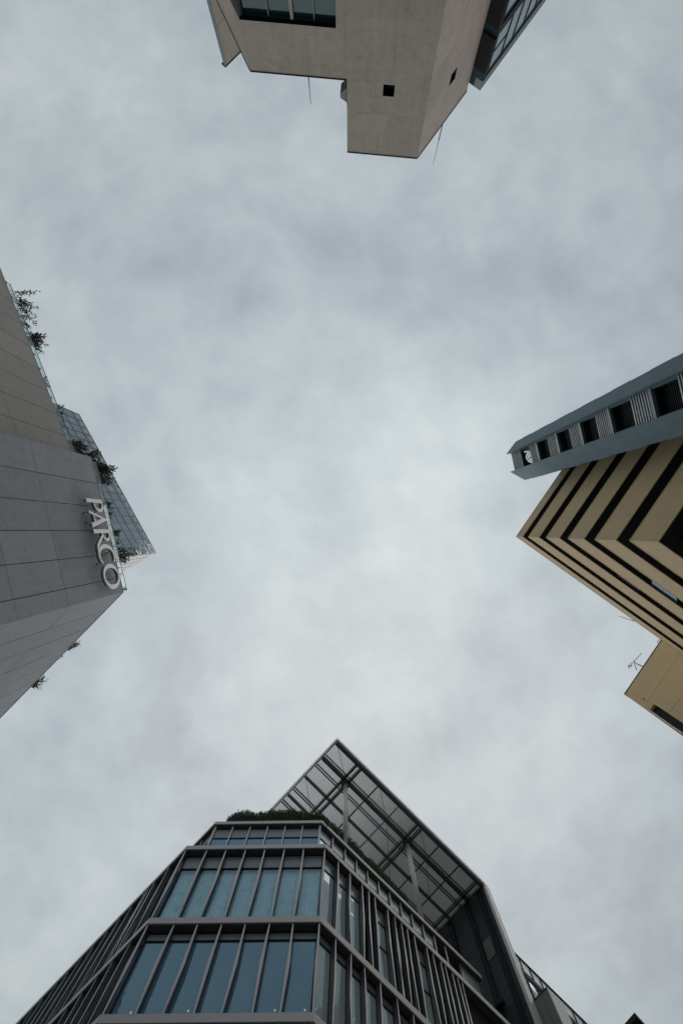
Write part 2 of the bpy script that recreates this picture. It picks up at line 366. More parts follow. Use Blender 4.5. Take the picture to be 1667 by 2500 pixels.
# ================================================================== concrete tower building (top of the photo)
def concrete_building():
    H = 36.0
    T0, C0, C1 = site(847.3, 370, H), site(1018, 385.7, H), site(1139, 221, H)
    F = Fr(T0, C0); S = Fr(C0, C1)
    uL, hW = F.uv(610.9, 172.4)
    L0 = F.P(uL, hW); L1 = site(529.8, 0, hW); L = Fr(L0, L1)
    bl = thing('concrete_building', 'tan cast concrete building with a raised corner tower holding a small square window', 'building', foot(C0))
    wu0, wz1 = F.uv(585.5, 47); wu1, _ = F.uv(820, 70)
    wz1 = (wz1 + F.uv(820.3, 70)[1]) / 2; wz0 = wz1 - 3.2
    tw = [F.uv(936, 205.5), F.uv(961, 236.5)]; u0, u1 = tw[0][0], tw[1][0]; z0, z1 = F.uv(948, 207)[1], F.uv(948, 235.5)[1]
    z0, z1 = min(z0, z1), max(z0, z1)
    LS = 12.0
    # front wall: window wraps the left corner, tower window is a square hole
    a = MB(); rv1, rv2 = MB(), MB()
    a.holed(F, 0, F.L, hW, H, [(u0, u1, z0, z1)], 0.45, rev=rv1)
    a.quad(F.P(wu1, -EYE), F.P(F.L, -EYE), F.P(F.L, hW), F.P(wu1, hW))
    a.quad(F.P(uL, wz1), F.P(wu1, wz1), F.P(wu1, hW), F.P(uL, hW))
    a.quad(F.P(uL, -EYE), F.P(wu1, -EYE), F.P(wu1, wz0), F.P(uL, wz0))
    # reveals of the corner window, coloured near black for the recess shadow
    rw = MB()
    rw.quad(F.P(wu1, wz0, 0), F.P(wu1, wz1, 0), F.P(wu1, wz1, -0.5), F.P(wu1, wz0, -0.5))
    rw.quad(F.P(uL, wz1, 0), F.P(wu1, wz1, 0), F.P(wu1, wz1, -0.5), F.P(uL, wz1, -0.5))
    rw.quad(F.P(uL, wz0, 0), F.P(wu1, wz0, 0), F.P(wu1, wz0, -0.5), F.P(uL, wz0, -0.5))
    rw.quad(F.P(uL, wz1, -0.5), F.P(wu1, wz1, -0.5), F.P(wu1, wz1, -4), F.P(uL, wz1, -4))
    a.build('front_wall', M['concrete'], bl)
    b = MB()
    sw = [S.uv(*p) for p in ((1116.4, 163.6), (1109.7, 192.3), (1096.3, 209.5), (1101, 182.7))]
    su0 = (sw[2][0] + sw[3][0]) / 2; su1 = (sw[0][0] + sw[1][0]) / 2; zz = sorted(q[1] for q in sw)
    sz0, sz1 = (zz[0] + zz[1]) / 2, (zz[2] + zz[3]) / 2
    b.holed(S, 0, S.L, -EYE, H, [(su0, su1, sz0, sz1)], 0.45, rev=rv2)
    b.build('side_wall', M['concrete_side'], bl)
    c = MB()
    c.quad(L.P(0, wz1), L.P(LS, wz1), L.P(LS, hW), L.P(0, hW)); c.quad(L.P(0, -EYE), L.P(LS, -EYE), L.P(LS, wz0), L.P(0, wz0))
    c.quad(L.P(1.6, wz0), L.P(LS, wz0), L.P(LS, wz1), L.P(1.6, wz1))
    c.quad(L.P(0, wz1), L.P(1.6, wz1), L.P(1.6, wz1, -0.4), L.P(0, wz1, -0.4))
    c.build('side_wall', M['concrete_side'], bl)
    # rest of the body: tower flank, backs, roofs
    d = MB(); bk = V2(C1) - V2(C0)
    Tb = V2(T0) + bk; Lb = V2(L.P(LS, 0)); Rb = V2(C1) + S.u * 5
    q = lambda p, z: Vector((p[0], p[1], z + EYE))
    d.quad(q(T0, hW), q(T0, H), q(Tb, H), q(Tb, hW)); d.quad(q(Tb, hW), q(Tb, H), q(C1, H), q(C1, hW))
    d.quad(q(T0, H), q(C0, H), q(C1, H), q(Tb, H))
    d.add([q(L0, hW), q(C0, hW), q(C1, hW), q(Rb, hW), q(Lb, hW)], [(0, 1, 2, 3, 4)])
    d.quad(q(Lb, -EYE), q(Lb, hW), q(Rb, hW), q(Rb, -EYE))
    d.build('roof', M['concrete_side'], bl)
    cp = MB()
    cp.box(F, 0.0, F.L, H, H + 0.07, -0.25, 0.025); cp.box(S, 0.03, S.L, H, H + 0.07, -0.25, 0.025)
    cp.build('coping', M['charcoal'], bl); cp = MB()
    cp.box(F, uL, -0.02, hW, hW + 0.06, -0.25, 0.025); cp.box(L, 0.03, LS, hW, hW + 0.06, -0.25, 0.025)
    cp.build('coping', M['charcoal'], bl)
    # big corner window
    w = MB(); dd = 0.26
    w.box(F, uL + 0.12, wu1, wz0 + 0.02, wz1 - 0.02, -dd - 0.03, -dd)
    win = w.build('window', M['glass_teal'], bl); rw.build('reveal', M['transom'], win)
    fm = MB()
    fm.box(F, uL + 0.02, uL + 0.13, wz0, wz1 - 0.01, -dd - 0.1, -0.10)
    fm.box(F, uL + 0.13, wu1, wz1 - 0.11, wz1 - 0.01, -dd - 0.06, -dd + 0.08)
    fm.build('frame', M['dark_teal'], win)
    cc = crop(500, 0, 0.2296)
    for x, y, wd, mt in ((690, 205, 0.016, 'slate'), (938, 240, 0.06, 'concrete'), (1170, 262, 0.018, 'slate')):
        u, z = F.uv(*cc(x, y), -dd); k = MB(); k.box(F, u - wd, u + wd, wz0 + 0.03, wz1 - 0.12, -dd + 0.002, -dd + 0.10 + wd); k.build('mullion', M[mt], win)
    rm = MB(); rm.box(F, uL + 0.3, wu1 + 1, wz0 - 0.2, wz1 + 0.3, -4.5, -4.3); rm.box(F, uL + 0.3, wu1 - 0.02, wz1 + 0.02, wz1 + 0.2, -4.3, -0.5); rm.build('room_wall', M['room'], bl)
    for fr, hole in ((F, (u0, u1, z0, z1)), (S, (su0, su1, sz0, sz1))):
        k = MB(); k.box(fr, hole[0] - 0.02, hole[1] + 0.02, hole[2] - 0.02, hole[3] + 0.02, -0.44, -0.38)
        o = k.build('small_window', M['glass_teal'], bl); (rv1 if fr is F else rv2).build('reveal', M['transom'], o)  # these reveals too are blackened to hold the recess shade
        k = MB(); k.box(fr, hole[0] + 0.0, hole[1], hole[2] + 0.0, hole[2] + 0.05, -0.38, -0.33); k.box(fr, hole[0], hole[0] + 0.04, hole[2] + 0.05, hole[3], -0.38, -0.33)
        k.build('frame', M['dark_teal'], o)
        k = MB(); k.box(fr, hole[0] - 0.3, hole[1] + 0.3, hole[2] - 0.3, hole[3] + 0.3, -1.2, -0.9); k.build('room_wall', M['dark'], bl)
    # hood lamp on the flank of the tower
    u, z = F.uv(841, 207, -0.6); u = 0; z += 0.95
    hl = thing('wall_light', 'small dark box light fixed to the left flank of the concrete tower', 'light', F.P(0, z, -0.6))
    k = MB(); k.hexa([F.P(-0.02, z - 1.15, -0.85), F.P(-0.36, z - 0.65, -0.85), F.P(-0.36, z - 0.65, -0.35), F.P(-0.02, z - 1.15, -0.35)],
                     [F.P(-0.02, z, -0.85), F.P(-0.36, z - 0.35, -0.85), F.P(-0.36, z - 0.35, -0.35), F.P(-0.02, z, -0.35)])
    k.build('housing', M['steel'], hl)
    k = MB(); k.box(F, -0.05, -0.005, z - 1.3, z + 0.05, -0.9, -0.3); k.build('back_plate', M['charcoal'], hl)
    # roof rods
    u, z = F.uv(753, 188, -0.12); zt = F.uv(759.5, 255, -0.12)[1]
    r1 = thing('lightning_rod', 'thin dark rod standing on the lower concrete parapet, left of the tower', 'rod', F.P(u, hW, -0.12), 'rods on the concrete parapets')
    k = MB(); k.tube(F.P(u, hW + 0.05, -0.12), F.P(u, zt, -0.12), 0.028, 0.012); k.build('rod', M['rod'], r1)
    k = MB(); k.box(F, u - 0.08, u + 0.08, hW + 0.062, hW + 0.16, -0.2, -0.04); k.build('base', M['galv'], r1)
    u, z = S.uv(1079.8, 303, -0.12); zt = S.uv(1056.9, 402, -0.12)[1]
    r2 = thing('lightning_rod', 'longer thin dark rod standing on the side parapet of the concrete tower', 'rod', S.P(u, H, -0.12), 'rods on the concrete parapets')
    k = MB(); k.tube(S.P(u, H + 0.05, -0.12), S.P(u, H + (zt - H) * 0.45, -0.12), 0.034, 0.034); k.tube(S.P(u, H + (zt - H) * 0.45, -0.12), S.P(u, zt, -0.12), 0.02, 0.012); k.build('rod', M['rod'], r2)
    k = MB(); k.box(S, u - 0.09, u + 0.09, H + 0.072, H + 0.17, -0.22, -0.04); k.build('base', M['galv'], r2)
    u, z = F.uv(794.6, 193, -0.1)
    k = MB(); k.lathe(F.P(u, hW + 0.06, -0.08), [(0.08, 0), (0.08, 0.05), (0.06, 0.14), (0.0, 0.17)])
    k.build('roof_vent', M['galv'], bl)

    # ---- glazed bay building joined to the far edge of the side wall
    hG = S.uv(1144.2, 201.8)[1]
    P1 = S.P(S.L, hG); P2 = site(1170.4, 221, hG); P3 = site(1331.6, 0, hG)
    G = Fr(P2, P3); E = Fr(P1, P2)
    E.n = -S.u
    gb = thing('glazed_building', 'narrow glazed building with black end panels behind the concrete side wall', 'building', foot(P2))
    c3 = crop(1060, 0, 0.1913)
    zf = G.uv(*c3(700, 920))[1]; zs1 = G.uv(*c3(860, 380))[1]; zs0 = G.uv(*c3(905, 245))[1]
    GL = G.L * 1.5
    zb = zs0 - (zf - zs1) - 0.4
    k = MB(); k.box(G, 0.0, GL, zf, hG, -0.4, 0.02); k.build('fascia', M['slate'], gb)
    zE = E.uv(*c3(600, 905))[1]
    k = MB(); k.box(E, 0, E.L - 0.02, zE + 0.01, hG, -0.3, 0.0); k.build('end_fascia', M['dark_teal'], gb)
    k = MB(); k.plan([V2(P1) + G.u * .25, V2(P2) + G.u * .25 - G.n * .4, V2(P3) + G.u * GL * .3, V2(P1) + G.u * GL], hG - 0.1, hG); k.build('roof', M['charcoal'], gb)
    k = MB(); k.box(E, 0.02, E.L + 0.03, zs1, min(zE, zf - 0.02), -0.3, 0.05); k.build('end_panel', M['charcoal'], gb)
    k = MB(); k.box(E, 0.02, E.L + 0.03, zb, zs0, -0.3, 0.05); k.build('end_panel', M['charcoal'], gb)
    k = MB(); k.box(E, 0.02, E.L, zs0 + 0.01, zs1 - 0.01, -0.35, -0.06); k.build('recess_panel', M['dark_teal'], gb)
    k = MB(); k.box(G, 0.1, GL, zs0, zs1, -0.3, 0.03); k.build('floor_band', M['transom'], gb)
    us = [G.uv(*c3(*p), -0.06)[0] for p in ((840, 705), (978, 520), (1118, 335), (1262, 130))]
    du = (us[-1] - us[0]) / 3; us = [0.1] + us + [us[-1] + du * i for i in (1, 2, 3)]
    for zlo, zhi in ((zs1, zf), (zb, zs0)):
        for i in range(len(us) - 1):
            k = MB(); k.box(G, us[i] + 0.02, us[i + 1] - 0.02, zlo + 0.02, zhi - 0.03, -0.1, -0.06); w = k.build('window', M['glass_pale'], gb)
            k = MB(); k.box(G, us[i + 1] - 0.03, us[i + 1] + 0.03, zlo, zhi, -0.12, -0.02)
            k.box(G, us[i] + 0.03, us[i + 1] - 0.03, zhi - 0.06, zhi - 0.005, -0.12, -0.03); k.build('frame', M['dark_teal'], w)
            if i == 0:
                k = MB(); zm = G.uv(*c3(905, 460), -0.05)[1] if zlo == zs1 else zlo + (zhi - zlo) * 0.5
                k.box(G, us[i] + 0.03, us[i + 1] - 0.03, zm - 0.03, zm + 0.03, -0.06, -0.03); k.build('transom', M['dark_teal'], w)
    k = MB(); k.plan([V2(P1) + G.u * .3, V2(P2) + G.u * .3 - G.n * .3, V2(P3) + G.u * GL * .3 - G.n * .3, V2(P1) + G.u * GL], -EYE, zb); k.box(G, 0.2, GL, zb - 0.01, zf, -1.2, -0.9)
    k.build('core_wall', M['charcoal'], gb)

    # ---- panelled annex at the far left
    hP = 41.0
    A0, A1 = site(550, 163, hP), site(588, 125, hP); K = Fr(A0, A1); KL = 4.5
    an = thing('panelled_building', 'grey panelled building corner with pale metal edge behind the concrete wall', 'building', foot(A0))
    wdir = (V2(A0)).normalized()
    side = Fr(A0, site(545, 150, hP))
    k = MB(); zj = K.uv(*cc(215, 185))[1]; rows = [hP, zj, zj - (hP - zj) * 1.0, zj - (hP - zj) * 2.0, zj - (hP - zj) * 3, -EYE]
    for i in range(len(rows) - 1):
        for a_, b_ in ((0.16, 1.35), (1.37, 3.0), (3.02, KL)): k.box(K, a_, b_, rows[i + 1] + 0.02, rows[i] - 0.02, -0.1, 0.0)
    k.build('wall', M['concrete'], an)
    a0_, k1_ = K.p2(0.03, -0.06), K.p2(KL, -0.06)
    k = MB(); k.plan([a0_, k1_, k1_ + wdir * 2.6, a0_ + wdir * 2.6 + K.u * 0.2], -EYE, hP - 0.03); k.build('core_wall', M['joint'], an)
    k = MB()
    for i in range(len(rows) - 1): k.box(K, 0.0, 0.14, rows[i + 1] + 0.02, rows[i] - 0.02, -0.1, 0.01)
    k.build('edge_trim', M['bluegrey_bar'], an)
    k = MB(); k.box(K, -0.02, KL, hP - 0.02, hP + 0.05, -0.3, 0.03); k.build('coping', M['charcoal'], an)
concrete_building()

# ================================================================== department store with the serif sign (left)
def leaf(mb, p, d, n, ln, wd):
    d = d.normalized(); s = d.cross(n)
    if s.length < 1e-3: s = d.orthogonal()
    s = s.normalized() * wd * 0.5; nn = s.cross(d).normalized() * wd * 0.15
    mb.add([p, p + d * ln * 0.45 + s + nn, p + d * ln, p + d * ln * 0.45 - s + nn], [(0, 1, 2), (0, 2, 3)])
def rv():
    while True:
        v = Vector((random.uniform(-1, 1), random.uniform(-1, 1), random.uniform(-1, 1)))
        if 0.05 < v.length < 1: return v.normalized()

def shrub(label, base, centre, rad, n, ls, upright=0.5, name='shrub', group='shrubs on the roof terrace', mat='leaf'):
    """stems rise from the planter and spray out through the crown's volume"""
    base = Vector(base); centre = Vector(centre)
    t = thing(name, label, 'shrub', base, group)
    n = int(n * 1.7); ls = ls * 1.12
    st = MB(); lf = MB(); rad = tuple(r * 0.86 for r in (rad if isinstance(rad, tuple) else (rad, rad, rad))); rx = rad if isinstance(rad, tuple) else (rad, rad, rad)
    ns = max(4, n // 34)
    for i in range(ns):
        v = rv() * (random.random() ** 0.4)
        tip = centre + Vector((v.x * rx[0], v.y * rx[1], v.z * rx[2]))
        b0 = base + Vector((random.uniform(-.12, .12), random.uniform(-.12, .12), 0))
        mid = b0.lerp(tip, 0.5) + Vector((random.uniform(-.12, .12), random.uniform(-.12, .12), 0.1 * (tip - b0).length))
        st.tube(b0, mid, 0.014, 0.009, 5); st.tube(mid, tip, 0.009, 0.004, 5)
        m = max(6, n // ns)
        for j in range(m):
            f = 0.35 + 0.75 * (j / m)
            p = (mid.lerp(tip, (f - 0.4) / 0.6) if f > 0.4 else b0.lerp(mid, f / 0.4))
            d = (rv() + Vector((0, 0, upright)) + (tip - mid).normalized() * 0.6)
            p = p + rv() * ls * 0.8 * random.random()
            leaf(lf, p, d, rv(), ls * random.uniform(0.6, 1.25), ls * random.uniform(0.32, 0.55))
    st.build('stem', M['stem'], t); lf.build('foliage', M[mat], t, norm=False)
    return t

def glyphs():
    """outer outlines and counters of the five letters, in wall metres (u along, z up from the baseline)"""
    def arc(cu, cz, ru, rz, a0, a1, n=20): return [(cu + ru * math.cos(R(a0 + (a1 - a0) * i / n)), cz + rz * math.sin(R(a0 + (a1 - a0) * i / n))) for i in range(n + 1)]
    G = []
    # P
    G.append(([[(2.60, 0), (2.66, 0.05), (2.66, 2.12), (2.60, 2.18), (2.95, 2.18)] + arc(2.95, 1.56, 0.40, 0.62, 88, -88) + [(2.87, 0.94), (2.85, 0.94), (2.85, 0.05), (2.91, 0)],
               [(2.85, 2.05), (2.93, 2.06)] + arc(2.93, 1.56, 0.26, 0.49, 80, -80) + [(2.93, 1.06), (2.85, 1.07)]]))
    # A
    G.append(([[(3.25, 0), (3.32, 0.04), (3.745, 2.24), (3.80, 2.24), (4.19, 0.05), (4.26, 0), (3.90, 0), (3.965, 0.05), (3.90, 0.48), (3.51, 0.48), (3.43, 0.05), (3.49, 0)],
               [(3.535, 0.60), (3.875, 0.60), (3.715, 1.60)]]))
    # R
    G.append(([[(4.25, 0), (4.31, 0.05), (4.31, 2.12), (4.25, 2.18), (4.58, 2.18)] + arc(4.58, 1.65, 0.36, 0.53, 88, -70) +
               [(4.80, 0.95), (5.15, 0.32), (5.34, 0.10), (5.56, 0.05), (5.54, -0.03), (5.30, -0.03), (5.08, 0.12), (4.90, 0.42), (4.62, 1.02), (4.50, 1.06), (4.50, 0.05), (4.56, 0)],
               [(4.50, 2.05), (4.58, 2.06)] + arc(4.58, 1.65, 0.22, 0.41, 80, -80) + [(4.58, 1.19), (4.50, 1.19)]]))
    # C
    G.append([arc(5.72, 1.06, 0.62, 1.16, 52, 312, 40) + [(6.10, 0.32)] + arc(5.77, 1.06, 0.46, 1.00, 306, 58, 36) + [(6.07, 1.82)]])
    # O
    G.append([arc(6.83, 1.02, 0.66, 1.14, 0, 351, 40), arc(6.83, 1.02, 0.455, 0.97, 0, 351, 40)])
    return G

def letter_mesh(parent, fr, loops, z0, d, depth, mat, name, grow=0.0):
    cu = bpy.data.curves.new(name, 'CURVE'); cu.dimensions = '2D'; cu.fill_mode = 'BOTH'; cu.extrude = depth / 2; cu.bevel_depth = 0.006 if not grow else 0
    cu.offset = grow
    for lp in loops:
        sp = cu.splines.new('POLY'); sp.points.add(len(lp) - 1); sp.use_cyclic_u = True
        for p, (u, z) in zip(sp.points, lp): p.co = (u, z, 0, 1)
    o = bpy.data.objects.new(name, cu); COL.objects.link(o)
    dg = bpy.context.evaluated_depsgraph_get(); me = bpy.data.meshes.new_from_object(o.evaluated_get(dg))
    bpy.data.objects.remove(o); bpy.data.curves.remove(cu)
    mb = MB(); mb.add([fr.P(v.co.x, z0 + v.co.y, d + v.co.z) for v in me.vertices], [tuple(p.vertices) for p in me.polygons])
    bpy.data.meshes.remove(me)
    return mb.build(name, mat, parent)

def department_store():
    H = 38.0
    K0, K1 = site(301.9, 1444.5, H), site(222.4, 1114.5, H)
    F = Fr(K1, K0); W = Fr(site(175.4, 1103.5, H), site(0, 652, H)); S = Fr(K0, site(0, 1753.5, H))
    b = thing('department_store', 'grey stone panelled department store with glass roof rail and large metal lettering', 'building', foot(K0))
    gap = 0.016
    def panels(fr, us, zs, mat, d=0.0):
        k = MB()
        for i in range(len(us) - 1):
            for j in range(len(zs) - 1):
                k.box(fr, us[i] + gap, us[i + 1] - gap, zs[j + 1] + gap, zs[j] - gap, -0.05, d + random.uniform(-0.004, 0.004))
        return k.build('panel_wall', M[mat], b)
    rows = [H, 30.6, 25.9, 21.2, 16.5, 11.8, 7.1, 2.4, -EYE]
    panels(F, [0.02, 1.56, 2.92, 4.27, 5.62, 6.97, F.L + gap], rows, 'grey_panel')
    rows3 = [H, 30.9, 26.2, 21.5, 16.8, 12.1, 7.4, 2.7, -EYE]
    panels(S, [-gap, 1.45] + [1.45 + 1.38 * i for i in range(1, 14)], rows3, 'grey_panel')
    us = [-0.9, 0.0] + [0.98 + 1.36 * i for i in range(0, 14)]
    panels(W, us, [H, 31.85, 27.2, 22.5, 17.8, 13.1, 8.4, 3.7, -EYE], 'warm_panel')
    # solid core behind the panels
    ii = meet(F, -0.06, S, -0.06); jj = F.p2(0.02, -0.06)
    se = S.p2(19.3, -0.06); we = W.p2(19.5, -0.06); wj = W.p2(-0.9, -0.06)
    k = MB(); k.plan([jj, ii, se, se + V2(K0).normalized() * 12, we + V2(K0).normalized() * 6, we, wj], -EYE, H - 0.03); k.build('core_wall', M['joint'], b)
    # return of the projecting front bay, towards the set-back wall
    k = MB(); k.plan([F.p2(0.02, 0.0), F.p2(0.02, -3.0), F.p2(0.05, -3.0), F.p2(0.05, -0.055)], -EYE, H - 0.02); k.build('bay_return', M['grey_panel'], b)
    # parapet coping
    k = MB(); k.box(F, 0.0, F.L + .01, H - 0.02, H + 0.03, -0.35, 0.012); k.box(S, 0.0, 19, H - 0.02, H + 0.035, -0.35, 0.012); k.box(W, -0.9, 19, H - 0.02, H + 0.03, -0.35, 0.012)
    k.build('coping', M['grey_panel'], b)
    # glass rail
    hr = 1.15
    for fr, a, e, n in ((F, 0.15, F.L - 0.12, 6), (W, 0.0, 10.8, 12), (S, 0.15, 10.5, 8)):
        rl = MB(); rl.box(fr, a, e, H + hr, H + hr + 0.035, -0.20, -0.165)
        rl.box(fr, a, e, H + hr - 0.16, H + hr - 0.145, -0.22, -0.205)
        ro = rl.build('roof_rail', M['mullion'], b)
        st = (e - a) / n
        for i in range(n):
            k = MB(); k.box(fr, a + st * i + 0.02, a + st * (i + 1) - 0.02, H + 0.04, H + hr - 0.002, -0.19, -0.175); k.build('glass_pane', M['glass_rail'], ro)
        for i in range(n + 1):
            k = MB(); u = a + st * i; k.box(fr, u - 0.014, u + 0.014, H + 0.03, H + 0.9, -0.42, -0.20)
            k.tube(fr.P(u, H + 0.86, -0.31), fr.P(u, H + 1.02, -0.31), 0.05)
            k.build('post', M['dark_teal'], ro)
    # lettering
    sg = thing('building_sign', 'large pale metal serif lettering fixed near the top of the grey panelled wall', 'sign', F.P(5, 34.7, 0))
    for lp in glyphs():
        o = letter_mesh(sg, F, lp, 34.70, 0.36, 0.05, M['pale_metal'], 'letter')
        letter_mesh(o, F, lp, 34.70, 0.27, 0.10, M['letter_side'], 'letter_return', -0.04)
        us_ = [p[0] for p in lp[0]]
        k = MB()
        for fu in (0.2, 0.8):
            for zz in (35.0, 36.3):
                u = min(us_) + (max(us_) - min(us_)) * fu
        for q in (0.12, 0.5):
            pu, pz = lp[0][int(q * len(lp[0]))]
            cu_ = (min(us_) + max(us_)) / 2
            k.tube(F.P(pu + (cu_ - pu) * 0.12, 34.7 + pz + (1.1 - pz) * 0.07, 0.0), F.P(pu + (cu_ - pu) * 0.12, 34.7 + pz + (1.1 - pz) * 0.07, 0.12), 0.03, n=6)
        k.build('bracket', M['charcoal'], o)
    # planters and shrubs on the terrace
    def on(fr, px, py, d):
        u, z = fr.uv(px, py, d); return u, z
    c2 = crop(0, 620, 0.26786); c7 = crop(180, 1180, 0.14031); c3 = crop(0, 1060, 0.29766)
    def plant(fr, xy, d, rad, n, ls, label, upright=0.4):
        u, z = fr.uv(*xy, d)
        # planter stands a little lower than the rail, behind it
        bs = fr.P(u, H + 0.42, d - 0.1)
        return shrub(label, bs, fr.P(u, z, d), rad, n, ls, upright)
    def planter(fr, u0, u1, d, label):
        t = thing('planter', label, 'planter', fr.P((u0 + u1) / 2, H - 0.02, d), 'planters behind the glass rail')
        k = MB(); k.box(fr, u0, u1, H - 0.02, H + 0.5, d - 0.3, d + 0.16)
        k.build('box', M['soil_box'], t)
        k = MB(); k.box(fr, u0 + 0.04, u1 - 0.04, H + 0.502, H + 0.53, d - 0.26, d + 0.12); k.build('soil', M['stem'], t)
    p1 = W.uv(*c2(165, 480), -0.5)[0]; p2 = W.uv(*c2(335, 860), -0.5)[0]
    planter(W, min(p1, p2), max(p1, p2), -0.5, 'long dark planter behind the glass rail under the tallest wispy shrub')
    planter(W, 0.1, 1.6, -0.5, 'dark planter behind the glass rail where the set-back wall meets the front bay')
    planter(F, 0.4, 3.6, -0.5, 'dark planter behind the glass rail above the first sign letters')
    planter(F, 3.9, 6.6, -0.5, 'dark planter behind the glass rail above the last sign letters')
    plant(W, c2(265, 500), -0.45, (0.95, 1.35, 0.75), 330, 0.15, 'tall wispy shrub spraying over the rail, uppermost on the terrace')
    plant(W, c2(250, 610), -0.42, (0.4, 0.8, 0.4), 170, 0.12, 'low leafy shrub just below the tallest wispy shrub')
    plant(W, c2(362, 810), -0.5, (0.6, 0.85, 0.55), 420, 0.15, 'bushy dark shrub with spreading tips at the middle of the long planter')
    plant(W, c2(438, 1170), -0.32, (0.25, 0.75, 0.35), 120, 0.11, 'thin low shrub behind clear glass beside the set-back wall')
    plant(W, c2(560, 1500), -0.4, (0.3, 1.0, 0.4), 150, 0.11, 'sparse shrub behind the rail in front of the glass tower edge')
    plant(W, c2(740, 1775), -0.75, (0.5, 0.6, 0.5), 620, 0.14, 'dense dark shrub tucked in where the front bay begins')
    plant(F, c2(870, 1870), -0.55, (0.4, 0.6, 0.5), 260, 0.16, 'dark shrub leaning over the start of the front bay')
    plant(F, c2(965, 1960), -0.75, (0.65, 0.55, 0.8), 620, 0.16, 'largest dark shrub standing against the glass tower')
    plant(F, c2(975, 2050), -0.7, (0.55, 0.5, 0.6), 360, 0.15, 'loose dark shrub just below the largest one')
    plant(F, c7(640, 385), -0.5, (0.25, 0.35, 0.3), 150, 0.11, 'small clump of leaves above the letter P')
    plant(F, c7(640, 530), -0.45, (0.2, 0.3, 0.25), 90, 0.10, 'tiny tuft of leaves above the letter A')
    plant(F, c7(745, 870), -0.5, (0.3, 0.4, 0.35), 190, 0.12, 'small leafy clump above the letter R')
    plant(F, c7(765, 1060), -0.45, (0.22, 0.3, 0.25), 100, 0.10, 'tuft of leaves above the start of the letter C')
    plant(F, c7(930, 1230), -0.7, (0.85, 0.6, 0.6), 330, 0.15, 'long shrub reaching out over the white tower side')
    plant(F, c7(885, 1345), -0.5, (0.3, 0.35, 0.3), 110, 0.11, 'small sprig below the long reaching shrub')
    plant(F, c7(830, 1560), -0.35, (0.14, 0.18, 0.16), 40, 0.09, 'single tiny sprig by the last rail post near the corner')
    plant(S, c3(640, 1710), -0.35, (0.28, 0.28, 0.22), 130, 0.11, 'first small shrub peeping over the lower slanting parapet')
    plant(S, c3(595, 1752), -0.35, (0.28, 0.28, 0.2), 130, 0.11, 'second small shrub peeping over the lower slanting parapet')
    plant(S, c3(517, 1822), -0.3, (0.1, 0.1, 0.1), 30, 0.08, 'tiny tuft alone on the lower slanting parapet')
    plant(S, c3(325, 2020), -0.4, (0.62, 0.62, 0.3), 420, 0.12, 'wide dark shrub lowest on the slanting parapet')
    u, z = F.uv(*c7(885, 1830), -0.4)
    fl = thing('floodlight', 'small dark floodlight at the corner of the glass rail', 'light', F.P(u, H, -0.4))
    k = MB(); k.box(F, u - 0.1, u + 0.12, z - 0.2, z + 0.1, -0.5, -0.3); k.build('housing', M['charcoal'], fl)
    k = MB(); k.tube(F.P(u, H, -0.4), F.P(u, z - 0.2, -0.4), 0.03); k.build('stem', M['charcoal'], fl)

    # ---- tower behind
    hT = 60.0
    T = Fr(site(381.4, 1350, hT), site(194.2, 1012.4, hT)); T2 = Fr(site(381.4, 1350, hT), site(304.2, 1394.7, hT))
    tw = thing('glass_tower', 'blue grey glass curtain wall tower with one white side rising behind the store', 'building', foot(site(381.4, 1350, hT)))
    bay = T.L / 19.0; zs = [hT, 58.31, 56.2, 54.6, 52.6, 50.6, 48.6]
    mg = MB()
    for i in range(20): mg.box(T, bay * i - 0.03, bay * i + 0.03, zs[-1], hT - 0.03, -0.05, 0.03)
    for j, z in enumerate(zs): mg.box(T, 0.03, T.L, z - 0.03, z + (0.03 if j else 0.0), -0.05, 0.024)
    mg.build('mullion_grid', M['mullion'], tw)
    for i in range(19):
        for j in range(5):
            k = MB(); a, e = bay * i + 0.031, bay * (i + 1) - 0.031
            t1, t2 = random.uniform(-0.006, 0.006), random.uniform(-0.006, 0.006)
            z0, z1 = zs[j + 1] + 0.031, zs[j] - 0.031
            k.hexa([T.P(a, z0, -0.04), T.P(e, z0, -0.04), T.P(e, z0, 0.0 + t1), T.P(a, z0, 0.0 + t2)], [T.P(a, z1, -0.04), T.P(e, z1, -0.04), T.P(e, z1, t2), T.P(a, z1, t1)])
            o = k.build('glass_pane', M['glass_tower'], tw)
            if j == 0 or (j == 1 and i in (0, 1, 8, 12, 13, 14)):
                k = MB(); f0 = 0.08 if j == 0 else 0.3
                k.box(T, a + 0.09 + 0.1 * random.random(), e - 0.09, z0 + (z1 - z0) * 0.35, z1 - (z1 - z0) * 0.2, 0.008, 0.012); k.build('reflection_patch', M['reflection_patch'], o)  # pale patch laid on the pane as a painted bright reflection
    k = MB()
    for i in range(8):
        for j in range(7):
            w = 0.75; k.box(T2, 0.02 + w * i + 0.03, 0.02 + w * (i + 1) - 0.03, hT - 1.9 * (j + 1) + 0.04, hT - 1.9 * j - 0.04, -0.05, 0.0)
    k.build('side_cladding', M['white_gloss'], tw)
    k = MB(); a = V2(site(381.4, 1350, hT)); k.plan([meet(T, -0.055, T2, -0.055), T.p2(T.L, -0.055), T.p2(T.L, -0.055) + T2.u * 6, T2.p2(6, -0.055)], -EYE, hT - 0.02); k.build('core_wall', M['mullion'], tw)
department_store()

